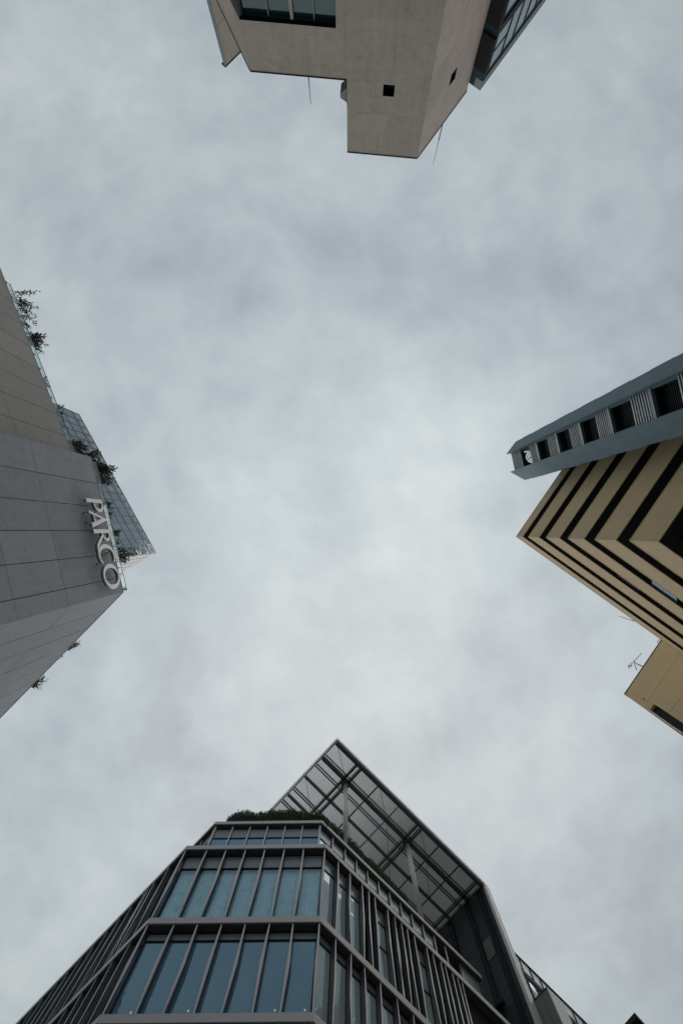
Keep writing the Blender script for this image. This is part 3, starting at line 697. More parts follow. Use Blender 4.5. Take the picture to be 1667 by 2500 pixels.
# ================================================================== banded office block, louvred shaft, buff block (right)
def right_side():
    H = 44.0
    Q0 = site(1259.6, 1310, H); A = Fr(Q0, site(1365.3, 1155.7, H)); B = Fr(Q0, site(1667, 1600, H))
    ob = thing('office_building', 'beige office block with dark ribbon windows wrapping its sharp corner', 'building', foot(Q0))
    LA, LB = 9.0, 24.0
    def ring(d): return [A.p2(LA, d), meet(A, d, B, d), B.p2(LB, d), B.p2(LB, -8) + A.u * 6, A.p2(LA, -8)]
    zs = [(44.0, 42.35), (41.09, 38.75), (37.39, 35.03), (33.66, 31.37), (30.0, 27.63), (26.3, 23.86), (21.3, 19.0), (17.7, 15.4), (14.1, 11.8), (10.5, 8.2), (6.8, -EYE)]
    c5 = crop(1200, 1280, 0.29783)
    k = MB(); k.plan([(A.p2(LA, -0.9)), meet(A, -0.9, B, -0.9), B.p2(LB, -0.9), B.p2(LB, -7.5) + A.u * 5, A.p2(LA, -7.5)], -EYE, H - 0.2); k.build('core_wall', M['dark'], ob)
    for i, (z1, z0) in enumerate(zs):
        k = MB(); k.plan(ring(0.0), z0 + 0.05, z1); o = k.build('wall_band', M['beige'], ob)
        k = MB(); k.plan(ring(-0.03), z0, z0 + 0.045); k.build('soffit', M['dark'], o)  # underside coloured near black, so shade below the band is in the colour
        k = MB(); k.box(A, 0.0, LA, z1, z1 + 0.05, -0.3, 0.012); k.box(B, 0.014, LB, z1, z1 + 0.05, -0.3, 0.012); k.build('coping', M['rod'] if i == 0 else M['beige'], o)
        if i + 1 < len(zs):
            zt, zb = z0 - 0.0, zs[i + 1][0] + 0.05
            k = MB(); k.plan([A.p2(LA, -0.5), meet(A, -0.5, B, -0.5), B.p2(LB, -0.5), B.p2(LB, -0.55), meet(A, -0.55, B, -0.55), A.p2(LA, -0.55)], zb, zt)
            w = k.build('ribbon_window', M['glass_dark'], ob)
            k = MB()
            for u in [x * 1.55 + 0.7 for x in range(5)]: k.box(A, u - 0.03, u + 0.03, zb + 0.01, zt - 0.01, -0.5, -0.42)
            for u in [x * 1.55 + 0.9 for x in range(14)]: k.box(B, u - 0.03, u + 0.03, zb + 0.01, zt - 0.01, -0.5, -0.42)
            k.build('mullion', M['transom'], w)
            # open awning sashes in one bay, tipped out towards the street
            if i < 4:
                x0, y0, x1, y1 = ((610, 345, 800, 460), (780, 378, 985, 505), (1000, 420, 1215, 552), (1255, 470, 1535, 632))[i]
                ua = B.uv(*c5(x0, y0))[0]; ub = B.uv(*c5(x1, y1))[0]
                zm = zb + (zt - zb) * 0.92; zl = zb + (zt - zb) * 0.38
                k = MB(); o_ = (0.20, 0.30, 0.40, 0.48)[i]
                k.hexa([B.P(ua, zl, -0.46 + o_), B.P(ub, zl, -0.46 + o_), B.P(ub, zl, -0.43 + o_), B.P(ua, zl, -0.43 + o_)], [B.P(ua, zm, -0.48), B.P(ub, zm, -0.48), B.P(ub, zm, -0.45), B.P(ua, zm, -0.45)])
                sh = k.build('window_sash', M['frosted'], w)
                k = MB()
                for u in (ua, ub): k.tube(B.P(u, zl, -0.44 + o_), B.P(u, zm, -0.46), 0.03, n=4)
                k.tube(B.P(ua, zl, -0.44 + o_), B.P(ub, zl, -0.44 + o_), 0.03, n=4); k.build('frame', M['transom'], sh)
    # pole on the roof edge
    u, z = B.uv(*c5(1185, 800), -0.15); zt = B.uv(*c5(1045, 755), -0.15)[1]
    p = thing('roof_pole', 'short grey pole leaning up from the roof edge of the banded beige block', 'pole', B.P(u, H, -0.15))
    k = MB(); k.tube(B.P(u, H + 0.04, -0.15), B.P(u, zt, -0.15), 0.05, 0.036); k.build('pole', M['galv'], p)
    k = MB(); k.box(B, u - 0.1, u + 0.1, H + 0.052, H + 0.2, -0.25, -0.04); k.build('base', M['rod'], p)

    # ---- louvred shaft
    hD = 45.7
    A0, A1, B0, B1 = (V2(site(*q, hD)) for q in ((1234.7, 1109.4), (1257.9, 1078.2), (1244.1, 1151.9), (1280.6, 1172.2)))
    D = Fr(A0, B0); w = -D.n
    vs = thing('vent_shaft', 'tall blue grey concrete vent shaft with stacked louvre panels in front of the banded block', 'tower', foot(A0))
    DEP = 2.25
    A1b = A1 + w * DEP; B1b = B1 + V2(site(1280.6, 1172.2, hD)).normalized() * DEP
    ia, ib = A0 + w * 0.34 + D.u * 0.12, B0 + w * 0.34 - D.u * 0.12
    def slab(pts, flip):
        per = (43.17 - 39.46)
        z = hD; k = MB(); i = 0; q = lambda p, zz: Vector((p.x, p.y, zz + EYE))
        out = (pts[1] - pts[0]).normalized()
        while z > 3:
            z2 = z - per * (0.5 if i == 0 else 0.5)
            e = out * (0.03 if i % 2 else 0.0)
            pp = [pts[0], pts[1] + e, pts[2] + e, pts[3]]
            k.plan(pp, z2 + 0.012, z); z = z2; i += 1
        k.plan(pts, -EYE, z)
        return k.build('side_slab', M['bluegrey'], vs)
    slab([A0, A1, A1b, ia + w * (DEP - 0.34), ia][:4], False)
    slab([B0, B1, B1b, ib + w * (DEP - 0.34), ib][:4], True)
    k = MB(); k.plan([A1b + w * 0.02, B1b + w * 0.02, B1b + w * 0.14, A1b + w * 0.14], -EYE, hD - 0.05); k.build('back_wall', M['dark'], vs)
    # top cap with a round fan opening under a wire guard
    cx = V2(site(1298, 1115, hD - 0.1)); rad = 0.43
    k = MB(); n = 32; zc_ = hD - 0.14 + EYE
    box = [ia + D.u * .05, ib - D.u * .05, ib + w * (DEP - 0.4), ia + w * (DEP - 0.4)]
    circ = [Vector((cx.x + rad * math.cos(2 * math.pi * i / n), cx.y + rad * math.sin(2 * math.pi * i / n))) for i in range(n)]
    def to_box(c):
        d = (c - cx).normalized(); best = 9
        for i in range(4):
            a_, b_ = box[i], box[(i + 1) % 4]; e = b_ - a_
            den = d.x * e.y - d.y * e.x
            if abs(den) < 1e-9: continue
            r = a_ - cx; t_ = (r.x * e.y - r.y * e.x) / den; s_ = (r.x * d.y - r.y * d.x) / den
            if t_ > 0 and -1e-6 <= s_ <= 1 + 1e-6: best = min(best, t_)
        return cx + d * best
    outer = [to_box(c) for c in circ]
    for i in range(n):
        j = (i + 1) % n
        q = [circ[i], circ[j], outer[j], outer[i]]
        k.hexa([Vector((p.x, p.y, zc_)) for p in q], [Vector((p.x, p.y, zc_ + 0.1)) for p in q])
    k.build('roof_cap', M['dark'], vs)
    k = MB(); c3d = Vector((cx.x, cx.y, zc_ + 0.05))
    for r_ in (0.14, 0.30): k.ring(c3d, (0, 0, 1), r_, 0.014)
    for i in range(3):
        v = Vector((math.cos(i * 2.09 + .5), math.sin(i * 2.09 + .5), 0)); k.tube(c3d, c3d + v * rad, 0.018, n=5)
    for i in range(-9, 10):
        x = i * 0.052; h_ = math.sqrt(max(0, rad * rad - x * x))
        k.tube(c3d + Vector((x, -h_, .03)), c3d + Vector((x, h_, .03)), 0.0055, n=4); k.tube(c3d + Vector((-h_, x, .03)), c3d + Vector((h_, x, .03)), 0.0055, n=4)
    k.build('fan_guard', M['rod'], vs)
    # louvre panels and openings
    off = -0.30; u0, u1 = 0.03, D.L - 0.03
    ribs = [(45.66, 43.17), (41.15, 39.46), (37.45, 35.7), (33.78, 32.1), (30.17, 28.5), (26.4, 24.55), (22.6, 20.85), (18.9, 17.1), (15.2, 13.4)]
    for i, (z1, z0) in enumerate(ribs):
        k = MB(); nb = 11 if i == 0 else 7
        st = (z1 - z0 - (0 if i == 0 else 0.28)) / nb
        for j in range(nb):
            zt = z1 - st * j
            k.hexa([D.P(u0, zt - st * 0.72, off - 0.10), D.P(u1, zt - st * 0.72, off - 0.10), D.P(u1, zt - st * 0.72, off), D.P(u0, zt - st * 0.72, off)],
                   [D.P(u0, zt, off - 0.10), D.P(u1, zt, off - 0.10), D.P(u1, zt, off - 0.02), D.P(u0, zt, off - 0.02)])
        if i: k.box(D, u0, u1, z0, z0 + 0.25, off - 0.12, off + 0.01)
        o = k.build('louvre_panel', M['bluegrey_bar'], vs)
        k = MB(); k.box(D, u0, u1, z0 + 0.01, z1 - 0.01, off - 0.22, off - 0.125); k.build('backing', M['dark'], o)
        # opening below: dark side jambs and horizontal grille bars
        zn = ribs[i + 1][0] if i + 1 < len(ribs) else z0 - 2
        if i > 0:
            k = MB(); nb = 10
            for j in range(nb):
                zz = zn + 0.15 + (z0 - zn - 0.55) * j / nb
                k.box(D, u0 + 0.1, u1 - 0.08, zz, zz + 0.05, off - 0.30, off - 0.26)
            gr = k.build('grille', M['transom'], vs)
            k = MB(); k.box(D, u0, u0 + 0.05, zn, z0, off - 0.3, off - 0.02); k.box(D, u1 - 0.05, u1, zn, z0, off - 0.3, off - 0.02); k.build('jamb', M['bluegrey'], gr)
            k = MB(); k.box(D, u0, u1, zn + 0.1, z0 + 1.5, off - 0.52, off - 0.46); k.build('backing', M['dark'], gr)
        if i == 0:
            k = MB(); k.box(D, u0, u0 + 0.12, zn, z0, off - 0.3, off - 0.02); k.box(D, u1 - 0.05, u1, zn, z0, off - 0.3, off - 0.02); k.build('jamb', M['dark'], vs)
    k = MB(); k.box(D, u0, u1, -EYE, 11.4, off - 0.2, off); k.build('lower_wall', M['bluegrey'], vs)

    # ---- buff block further off, with a tapering flank and a slot recess
    hE = 52.0; ce = crop(1500, 1540, 0.11052)
    E0, E1 = site(1524.1, 1695.6, hE), site(1614.4, 1563.2, hE); E = Fr(E0, E1); LE = 12.0
    eb = thing('buff_building', 'plain buff building with a dark slot recess beside the banded office block', 'building', foot(E0))
    def pt(x, y, d=0): return E.uv(*ce(x, y), d)
    sl = [pt(860, 1610), pt(1511, 2050), pt(1490, 2262), pt(770, 1740)]
    edge = [(0.0, hE), E.uv(1663.6, 1790.9)]
    su = (edge[1][0] - 0.0) / (edge[1][1] - hE)           # lean of the flank
    low = 14.0; eL = (su * (low - hE), low)
    def ext(a, b, z): t_ = (z - a[1]) / (b[1] - a[1]); return (a[0] + (b[0] - a[0]) * t_, z)
    slr, sll = ext(sl[0], sl[1], low), ext(sl[3], sl[2], low)
    k = MB()
    k.face_poly(E, [(0, hE), (LE, hE), (LE, low), slr, sl[0], sl[3]], -0.22, 0.0)
    k.face_poly(E, [(0, hE), sl[3], sll, eL], -0.22, 0.0)
    k.build('front_wall', M['beige2'], eb)
    k = MB(); k.face_poly(E, [(0.02, hE - 0.05), (LE, hE - 0.05), (LE, low), (eL[0] + 0.02, low)], -8, -0.23); k.plan([E.p2(eL[0], 0), E.p2(LE, 0), E.p2(LE, -8), E.p2(eL[0], -8)], -EYE, low)
    k.build('core_wall', M['dark'], eb)
    # courses standing slightly proud, leaving thin shadow joints
    j1 = [(pt(1425, 530)), (pt(740, 1545))]; zj1 = (j1[0][1] + j1[1][1]) / 2
    j2 = [(pt(1511, 1400)), (pt(1220, 1810))]; zj2 = (j2[0][1] + j2[1][1]) / 2
    k = MB()
    def ulim(z): return sl[0][0] + (slr[0] - sl[0][0]) * (z - sl[0][1]) / (low - sl[0][1])
    for za, zb in ((hE - 0.08, zj1 + 0.025), (zj1 - 0.025, zj2 + 0.025), (zj2 - 0.025, zj2 - 3.0)):
        ua = (ulim(za) + 0.02) if za < sl[0][1] else 0.35; ub = (ulim(zb) + 0.02) if zb < sl[0][1] else 0.35
        if za > sl[0][1] > zb: ua = ub = max(ulim(zb) + 0.02, 0.45)
        k.face_poly(E, [(ua, za), (LE, za), (LE, zb), (ub, zb)], 0.003, 0.03)
    k.build('cladding_course', M['beige2'], eb)
    k = MB(); k.box(E, -0.02, LE, hE, hE + 0.08, -0.4, 0.05); k.build('coping', M['rod'], eb)
    k = MB(); a_ = pt(650, 1680); k.tube(E.P(a_[0], a_[1], 0.04), E.P(*pt(1505, 2275), 0.04), 0.03, n=6); k.build('drain_pipe', M['galv'], eb)
    k = MB(); a_ = pt(640, 1525); b_ = pt(725, 1580); k.box(E, min(a_[0], b_[0]), max(a_[0], b_[0]) + .1, a_[1] - 0.05, a_[1] + 0.05, 0.031, 0.07); k.build('wall_vent', M['rod'], eb)
    # rooftop aerial
    d = -0.25; q = lambda x, y, dd=0.0: E.P(*pt(x, y, d + dd), d + dd)
    tv = thing('tv_aerial', 'tv aerial with a comb of thin rods and a dish on the buff roof edge', 'aerial', E.P(pt(630, 800, d)[0], hE, d))
    k = MB(); bu = pt(630, 800, d)[0]; k.tube(E.P(bu, hE + 0.05, d), q(515, 745), 0.05, 0.045); k.tube(q(515, 745), q(420, 680), 0.03, 0.025); k.box(E, bu - 0.12, bu + 0.12, hE + 0.082, hE + 0.35, d - 0.12, d + 0.12); k.build('mast', M['rod'], tv)
    k = MB(); a_, b_ = q(300, 800), q(590, 500); k.tube(a_, b_, 0.016, n=5)
    ax = (b_ - a_).normalized(); el = Vector((E.n.x, E.n.y, 0)).lerp(Vector((0, 0, 1)), 0.5)
    perp = ax.cross(Vector((E.n.x, E.n.y, 0))).normalized()
    for i in range(16):
        p = a_.lerp(b_, i / 15); h_ = 0.26 if i < 5 else 0.13
        k.tube(p - perp * h_, p + perp * h_, 0.013 if i < 5 else 0.009, n=4)
    k.build('aerial_comb', M['rod'], tv)
    k = MB(); c_ = q(445, 760); a2 = q(420, 655); b2 = q(480, 855); lx = (b2 - a2); 
    n = 18; va = lx * 0.5; vb = Vector((E.u.x, E.u.y, 0)) * 0.22 + Vector((E.n.x, E.n.y, 0)) * 0.25
    pts = [c_ + va * math.cos(2 * math.pi * i / n) + vb * 0.6 * math.sin(2 * math.pi * i / n) for i in range(n)]
    nn = va.cross(vb).normalized() * 0.03
    k.hexa([p - nn for p in pts], [p + nn for p in pts]); k.build('dish', M['galv'], tv)
    k = MB(); k.tube(q(300, 790), q(330, 770), 0.03); k.tube(q(290, 770), q(320, 830), 0.03); k.tube(q(340, 760), q(370, 790), 0.03); k.build('bracket', M['rod'], tv)
    rl = thing('roof_ladder_hoop', 'small pale hoop rail on the buff roof beside the banded block', 'rail', E.P(pt(975, 250, d)[0], hE, d))
    k = MB(); k.tube(q(985, 300), q(930, 262), 0.03, n=6); k.tube(q(930, 262), q(975, 195), 0.03, n=6); k.tube(q(975, 195), q(1035, 225), 0.03, n=6); k.build('hoop', M['white_clad'], rl)
right_side()

# ================================================================== stepped glass hotel with roof canopy (bottom)
def hotel():
    h1 = 28.74
    Rc, Lc = site(796.1, 2060.4, h1), site(456.5, 2064.6, h1)
    F = Fr(Lc, Rc); S = Fr(Rc, site(1246, 2500, h1)); W = Fr(Lc, site(40, 2497.5, h1))
    h2 = F.uv(783.1, 2235.7)[1]; h3 = F.uv(767.9, 2470.9)[1]; h4 = h3 - 4.6
    h0 = 33.05; SB = -0.83
    c380 = crop(380, 1960, .31888); c0 = crop(0, 2000, .5102); c760 = crop(760, 2000, .19133); c740 = crop(740, 2240, .19133)
    c640 = crop(640, 1790, .20408); c40 = crop(40, 2100, .24235); c940 = crop(940, 2120, .2551)
    b = thing('glass_hotel', 'glass hotel block with pale slab edges, twisted fins and a slatted roof canopy', 'building', foot(Rc))
    # canopy frame first: its end wall stops the right-hand facade
    hC = 42.0
    Ap = site(823.3, 1801.2, hC); CR = site(1178.5, 2150.6, hC); CL = site(656.3, 1978.8, hC)
    Rf = Fr(Ap, CR); Lf = Fr(Ap, CL)
    LR = Rf.L; ad, bd = Rf.u, Lf.u
    def cp(a, bb): return V2(Ap) + ad * a + bd * bb
    SL = (V2(CR) - S.A).dot(S.u) - 0.05          # length of the right facade up to the end wall
    WL = 22.0
    def ring(d, s_len=SL, w_len=WL):
        return [W.p2(w_len, d), meet(W, d, F, d), meet(F, d, S, d), S.p2(s_len, d)]
    def plate(d, z0, z1, name, mat, s_len=SL, w_len=WL, inner=None, parent=b):
        k = MB(); r = ring(d, s_len, w_len); k.plan(r + [r[3] + W.u * 9, r[0] + S.u * 6], z0, z1); return k.build(name, M[mat], parent)
    TB = 0.34
    uF0 = 0.0
    for i, (z, t) in enumerate(((h1, 0.31), (h2, TB), (h3, TB), (h4, TB))):
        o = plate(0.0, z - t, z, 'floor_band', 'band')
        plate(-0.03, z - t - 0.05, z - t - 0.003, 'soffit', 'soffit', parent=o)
        k = MB(); r = ring(-0.06); r2 = ring(-0.16)
        for m_ in range(3): k.hexa([Vector((p.x, p.y, z + EYE + .002)) for p in (r[m_], r[m_ + 1], r2[m_ + 1], r2[m_])], [Vector((p.x, p.y, z + EYE + 0.05)) for p in (r[m_], r[m_ + 1], r2[m_ + 1], r2[m_])])
        k.build('upstand', M['transom'], o)
    plate(-0.1, -EYE, h4 - 0.4, 'podium_wall', 'spandrel')
    sEnd = (V2(site(1170.9, 2384, h0)) - S.A).dot(S.u)
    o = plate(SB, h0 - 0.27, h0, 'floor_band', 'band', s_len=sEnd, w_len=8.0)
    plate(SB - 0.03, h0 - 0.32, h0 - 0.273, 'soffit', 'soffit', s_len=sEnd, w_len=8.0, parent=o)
    # pale ceilings inside, seen up through the glazing
    for z in (h1 - 0.37, h2 - TB - 0.06, h3 - TB - 0.06):
        k = MB(); r = ring(-0.36); k.plan(r + [r[3] + W.u * 5, r[0] + S.u * 3], z - 0.02, z); k.build('ceiling', M['ceiling'], b)
    # dark core set well back
    k = MB(); r = ring(-4.0); k.plan(r + [r[3] + W.u * 5, r[0] + S.u * 3], -EYE, h0 - 0.34); k.build('core_wall', M['room'], b)

    def fin(fr, u, z0, z1, tw, dg, dtop=-0.03, wt=0.042, wm=0.105):
        k = MB(); st = []; DF = max(dg, -0.13)
        if dg < -0.14: k.box(fr, u - 0.018, u + 0.018, z0, z1, dg, DF - 0.001)
        nb = len(k.f)
        for z, off, wf, db in ((z0, tw, wt * 1.1, 0), (z0 + (z1 - z0) * 0.52, -tw * 0.6, wm, 0.0), (z1, tw * 0.3, wt, 0)):
            st.append([fr.P(u - 0.02, z, DF), fr.P(u + 0.02, z, DF), fr.P(u + off + wf / 2, z, dtop), fr.P(u + off - wf / 2, z, dtop)])
        for a_, c_ in zip(st[:-1], st[1:]):
            n_ = 4; k.add(a_ + c_, [(i, (i + 1) % 4, 4 + (i + 1) % 4, 4 + i) for i in range(4)])
        k.add(st[0], [(0, 1, 2, 3)]); k.add(st[-1], [(3, 2, 1, 0)])
        return k.build('fin', M['fin'], b, mat2=M['fin_side'], second=tuple(range(nb)) + tuple(nb + i for i in (0, 1, 3, 4, 5, 7)))
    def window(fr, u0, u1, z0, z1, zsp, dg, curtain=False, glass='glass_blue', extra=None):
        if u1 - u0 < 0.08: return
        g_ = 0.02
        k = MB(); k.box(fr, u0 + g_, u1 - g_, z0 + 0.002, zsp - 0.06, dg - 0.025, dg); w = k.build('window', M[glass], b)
        k = MB(); k.box(fr, u0 + g_, u1 - g_, zsp + 0.02, z1 - 0.16, dg - 0.05, dg + 0.012); k.build('spandrel', M['spandrel'], w)
        k = MB(); k.box(fr, u0 + g_, u1 - g_, zsp - 0.06, zsp + 0.018, dg - 0.06, dg + 0.03); k.box(fr, u0 + g_, u1 - g_, z1 - 0.158, z1, dg - 0.06, dg - 0.01)  # upper box is a black strip painting the shade below the soffit
        if extra is not None: k.box(fr, u0 + g_, u1 - g_, extra - 0.04, extra + 0.04, dg + 0.002, dg + 0.03)
        for ue in (u0 - 0.02, u1 - 0.02): k.box(fr, ue, ue + 0.04, z0, z1, dg - 0.07, dg + 0.04)
        k.build('transom', M['transom'], w)
        if curtain:
            k = MB(); n = max(8, int((u1 - u0) / 0.03)); ph = random.uniform(0, 6); rows = 5; vs = []
            for j in range(rows + 1):
                for i in range(n + 1):
                    f = i / n; x = u0 + (u1 - u0) * f
                    a_ = 0.022 * math.sin(x * 46 + ph + 0.5 * math.sin(x * 9)) + 0.014 * math.sin(x * 83 + ph * 2)
                    vs.append(fr.P(x, z0 + 0.02 + (z1 - z0 - 0.25) * j / rows, dg - 0.14 + a_ * (0.65 + 0.35 * j / rows)))
            k.add(vs, [(j * (n + 1) + i, j * (n + 1) + i + 1, (j + 1) * (n + 1) + i + 1, (j + 1) * (n + 1) + i) for j in range(rows) for i in range(n)])
            k.build('curtain', M['curtain'], w, smooth=True)
    DG = -0.27
    def corner_u(fr, d, side):       # where a face begins once the glass plane is set back
        if fr is F: return (F.loc(meet(W, d, F, d))[0], F.loc(meet(F, d, S, d))[0])
        if fr is S: return S.loc(meet(F, d, S, d))[0]
        return W.loc(meet(W, d, F, d))[0]
    # storey heights of the spandrel bottoms, measured on the right-hand front bay
    zsp1 = F.uv(*c380(1290, 497), DG)[1]; zsp2 = F.uv(*c0(1515, 578), DG)[1]; zsp3 = h3 - TB - (h2 - TB - zsp2)
    levels = [(h2, h1 - 0.36, zsp1, True), (h3, h2 - TB - 0.05, zsp2, False), (h4, h3 - TB - 0.05, zsp3, False)]
    sgn = 1
    for li, (z0, z1, zsp, cur) in enumerate(levels):
        a0, a1 = corner_u(F, DG, 0)
        us = [a0 + (a1 - a0) * i / 7 for i in range(8)]
        fu = [F.L * i / 7 for i in range(8)]
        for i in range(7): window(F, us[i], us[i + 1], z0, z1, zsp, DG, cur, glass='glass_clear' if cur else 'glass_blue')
        for i in range(8):
            uu = min(max(fu[i], 0.04), F.L - 0.04)
            fin(F, uu if i in (0, 7) else us[i], z0 + 0.003, z1 - 0.002, 0.022 * (1 if i % 2 else -1) if 0 < i < 7 else 0.0, DG + 0.01 if 0 < i < 7 else -0.16)
        # right-hand face
        if li == 0:
            pu = [c760(*p) for p in ((345, 515), (490, 670), (645, 815), (725, 900), (805, 970), (965, 1145), (1055, 1215))] + [c940(*p) for p in ((85, 450), (150, 505), (205, 570), (270, 620), (390, 755), (450, 805), (520, 865), (570, 930), (630, 970), (685, 1030), (730, 1090))]
        else:
            pu = [c740(*p) for p in ((415, 250), (605, 435), (780, 600), (975, 800), (1190, 1010), (1390, 1200))]
        if li < 2: ul = [S.uv(*p, -0.05)[0] for p in pu]
        else: ul = list(ul_prev)
        ul_prev = ul
        if li >= 1:
            dd = (ul[5] - ul[0]) / 5
            while ul[-1] + dd < SL - 1.2: ul = ul + [ul[-1] + dd]
        s0 = corner_u(S, DG, 0); edges = [s0] + ul
        for i in range(len(edges) - 1):
            wide = edges[i + 1] - edges[i] > 0.62
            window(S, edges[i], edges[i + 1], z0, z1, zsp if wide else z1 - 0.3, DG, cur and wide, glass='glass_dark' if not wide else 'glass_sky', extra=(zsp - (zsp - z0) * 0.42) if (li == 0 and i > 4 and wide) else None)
        for i, u in enumerate(ul):
            sgn = -sgn; fin(S, u, z0 + 0.003, z1 - 0.002, 0.035 * sgn, DG + 0.01, wt=0.034, wm=0.085)
        k = MB(); k.box(S, ul[-1] + 0.08, SL - 0.05, z0 + 0.002, z1, DG - 0.2, DG - 0.05); k.build('end_panel', M['charcoal'], b)
        # left-hand face
        if li == 0: pw = [c40(*p) for p in ((1545, 60), (1405, 205), (1345, 265), (1290, 340), (1160, 470), (1035, 600), (905, 740), (780, 860), (655, 990), (525, 1125), (400, 1260), (270, 1390), (145, 1530))]
        else: pw = [c40(*p) for p in ((1135, 860), (960, 1040), (805, 1195), (650, 1360), (490, 1530))]
        wl = [W.uv(*p, -0.03)[0] for p in pw] if li < 2 else list(wl_prev)
        wl_prev = wl
        dd = (wl[-1] - wl[-3]) / 2
        while wl[-1] + dd < 18: wl = wl + [wl[-1] + dd]
        w0 = corner_u(W, DG, 0); edges = [w0] + wl
        for i in range(len(edges) - 1): window(W, edges[i], edges[i + 1], z0, z1, zsp, DG, False)
        for i, u in enumerate(wl): fin(W, u, z0 + 0.003, z1 - 0.002, 0.035 * (1 if i % 2 else -1), DG + 0.01, wt=0.034, wm=0.085)
    # set-back top storey
    DT = SB - 0.2
    a0, a1 = corner_u(F, DT, 0); us = [a0 + (a1 - a0) * i / 6 for i in range(7)]
    z0, z1 = h1 + 0.01, h0 - 0.325; zspT = F.uv(*c380(1200, 265), DT)[1]
    def mull(fr, u, d0, d1, w=0.032):
        k = MB(); k.box(fr, u - w, u + w, z0, z1, d0, d1); k.build('mullion', M['fin'], b)
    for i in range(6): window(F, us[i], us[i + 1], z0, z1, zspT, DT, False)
    for i in range(7): mull(F, us[i], DT + 0.045, DT + 0.10, 0.045 if i in (0, 6) else 0.03)
    pu = [c760(*p) for p in ((280, 235), (435, 385), (578, 525), (718, 665), (858, 805), (1000, 945), (1140, 1085), (1283, 1225))] + [c940(*p) for p in ((255, 450), (362, 550), (470, 655), (580, 780))]
    ul = [S.uv(*p, DT + .1)[0] for p in pu]; e = [corner_u(S, DT, 0)] + ul
    for i in range(len(e) - 1):
        if i < 11: window(S, e[i], e[i + 1], z0, z1, zspT, DT, False)
        mull(S, e[i + 1], DT + 0.045, DT + 0.10, 0.022)
    ue = S.uv(*c940(700, 880), DT)[0]
    k = MB(); k.box(S, e[-2] + 0.04, ue - 0.02, z0, z1, DT - 0.5, DT - 0.3); k.build('end_panel', M['charcoal'], b)
    k = MB(); nn = 5; ww = (sEnd - 0.1 - ue) / nn
    for i in range(nn): k.box(S, ue + ww * i + 0.012, ue + ww * (i + 1) - 0.012, z0, z1, DT - 0.1, DT)
    k.build('louvre_panel', M['spandrel'], b)
    w0 = corner_u(W, DT, 0)
    for i in range(6):
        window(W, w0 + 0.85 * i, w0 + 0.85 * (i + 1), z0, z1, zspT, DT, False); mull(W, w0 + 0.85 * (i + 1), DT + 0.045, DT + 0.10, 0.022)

    # ---- canopy
    cn = bpy.data.objects.new('canopy', None); COL.objects.link(cn); cn.parent = b; BASE[cn.name] = BASE[b.name]
    LL = 10.5
    def bar(mb, a0, a1, b0, b1, z0, z1): mb.plan([cp(a0, b0), cp(a1, b0), cp(a1, b1), cp(a0, b1)], z0, z1)
    k = MB(); bar(k, 0, LR + 0.1, -0.02, 0.10, hC - 0.36, hC); bar(k, -0.02, 0.10, 0.10, LL, hC - 0.36, hC); k.build('fascia', M['fascia'], cn)
    k = MB(); n = 0; a = 0.16; sp = 0.098
    while a < LR - 0.05: bar(k, a, a + 0.02, 0.1, LL, hC - 0.235, hC - 0.02); a += sp
    k.build('louvre_slats', M['slat'], cn)
    px2m = hC / FOC
    def boff(x, y): return (V2(site(*c640(x, y), hC - 0.3)) - V2(Ap)).dot(Rf.n) * (1 if bd.dot(Rf.n) > 0 else -1)
    sb = abs(bd.dot(Rf.n)); sa = abs(ad.dot(Lf.n))
    def boff(x, y, z=hC - 0.3):
        q = V2(site(*c640(x, y), z)) - V2(Ap); den = ad.x * bd.y - ad.y * bd.x
        return (ad.x * q.y - ad.y * q.x) / den
    def aoff(x, y, cr=c640, z=hC - 0.3):
        q = V2(site(*cr(x, y), z)) - V2(Ap); den = ad.x * bd.y - ad.y * bd.x
        return (q.x * bd.y - q.y * bd.x) / den
    c480 = crop(480, 1780, .47832)
    col1 = V2(site(844, 1906, hC - 0.4)); col2 = V2(site(992.5, 2051, hC - 0.4))
    def ab(p):
        q = p - V2(Ap); den = ad.x * bd.y - ad.y * bd.x
        return ((q.x * bd.y - q.y * bd.x) / den, (ad.x * q.y - ad.y * q.x) / den)
    a1_, b1_ = ab(col1); a2_, b2_ = ab(col2); bm_ = (b1_ + b2_) / 2
    DA = a2_ - a1_
    for bb, wd, zt, zb in ((0.17, 0.10, hC - 0.18, hC - 0.58), (bm_, 0.11, hC - 0.18, hC - 0.55), (boff(530, 530), 0.065, hC - 0.18, hC - 0.45), (boff(325, 745), 0.065, hC - 0.18, hC - 0.45), (boff(325, 745) * 2 - boff(530, 530), 0.07, hC - 0.18, hC - 0.45), (LL - 1.2, 0.17, hC - 0.18, hC - 0.45)):
        k = MB(); bar(k, 0.1, LR, bb - wd, bb + wd, zb, zt); k.build('beam', M['steel'], cn)
    for bb in (boff(765, 285), boff(655, 390), boff(400, 680), boff(262, 830)):
        for dd in (-0.075, 0.075):
            k = MB(); bar(k, 0.12, LR, bb + dd - 0.025, bb + dd + 0.025, hC - 0.34, hC - 0.185); k.build('rail', M['steel'], cn)
    for aa in (a1_, a2_, a1_ + 2 * DA - 0.2):
        for dd in (-0.17, 0.17):
            if aa + dd > LR: continue
            k = MB(); bar(k, aa + dd - 0.06, aa + dd + 0.06, 0.1, LL, hC - 0.55, hC - 0.185); k.build('cross_beam', M['steel'], cn)
    for f in (-0.5, 1 / 3, 2 / 3, 1 + 1 / 3, 1 + 2 / 3):
        aa = a1_ + DA * f
        if 0 < aa < LR: k = MB(); bar(k, aa - 0.025, aa + 0.025, 0.1, LL, hC - 0.30, hC - 0.186); k.build('purlin', M['steel'], cn)
    # thin diagonal ties in the bays
    k = MB()
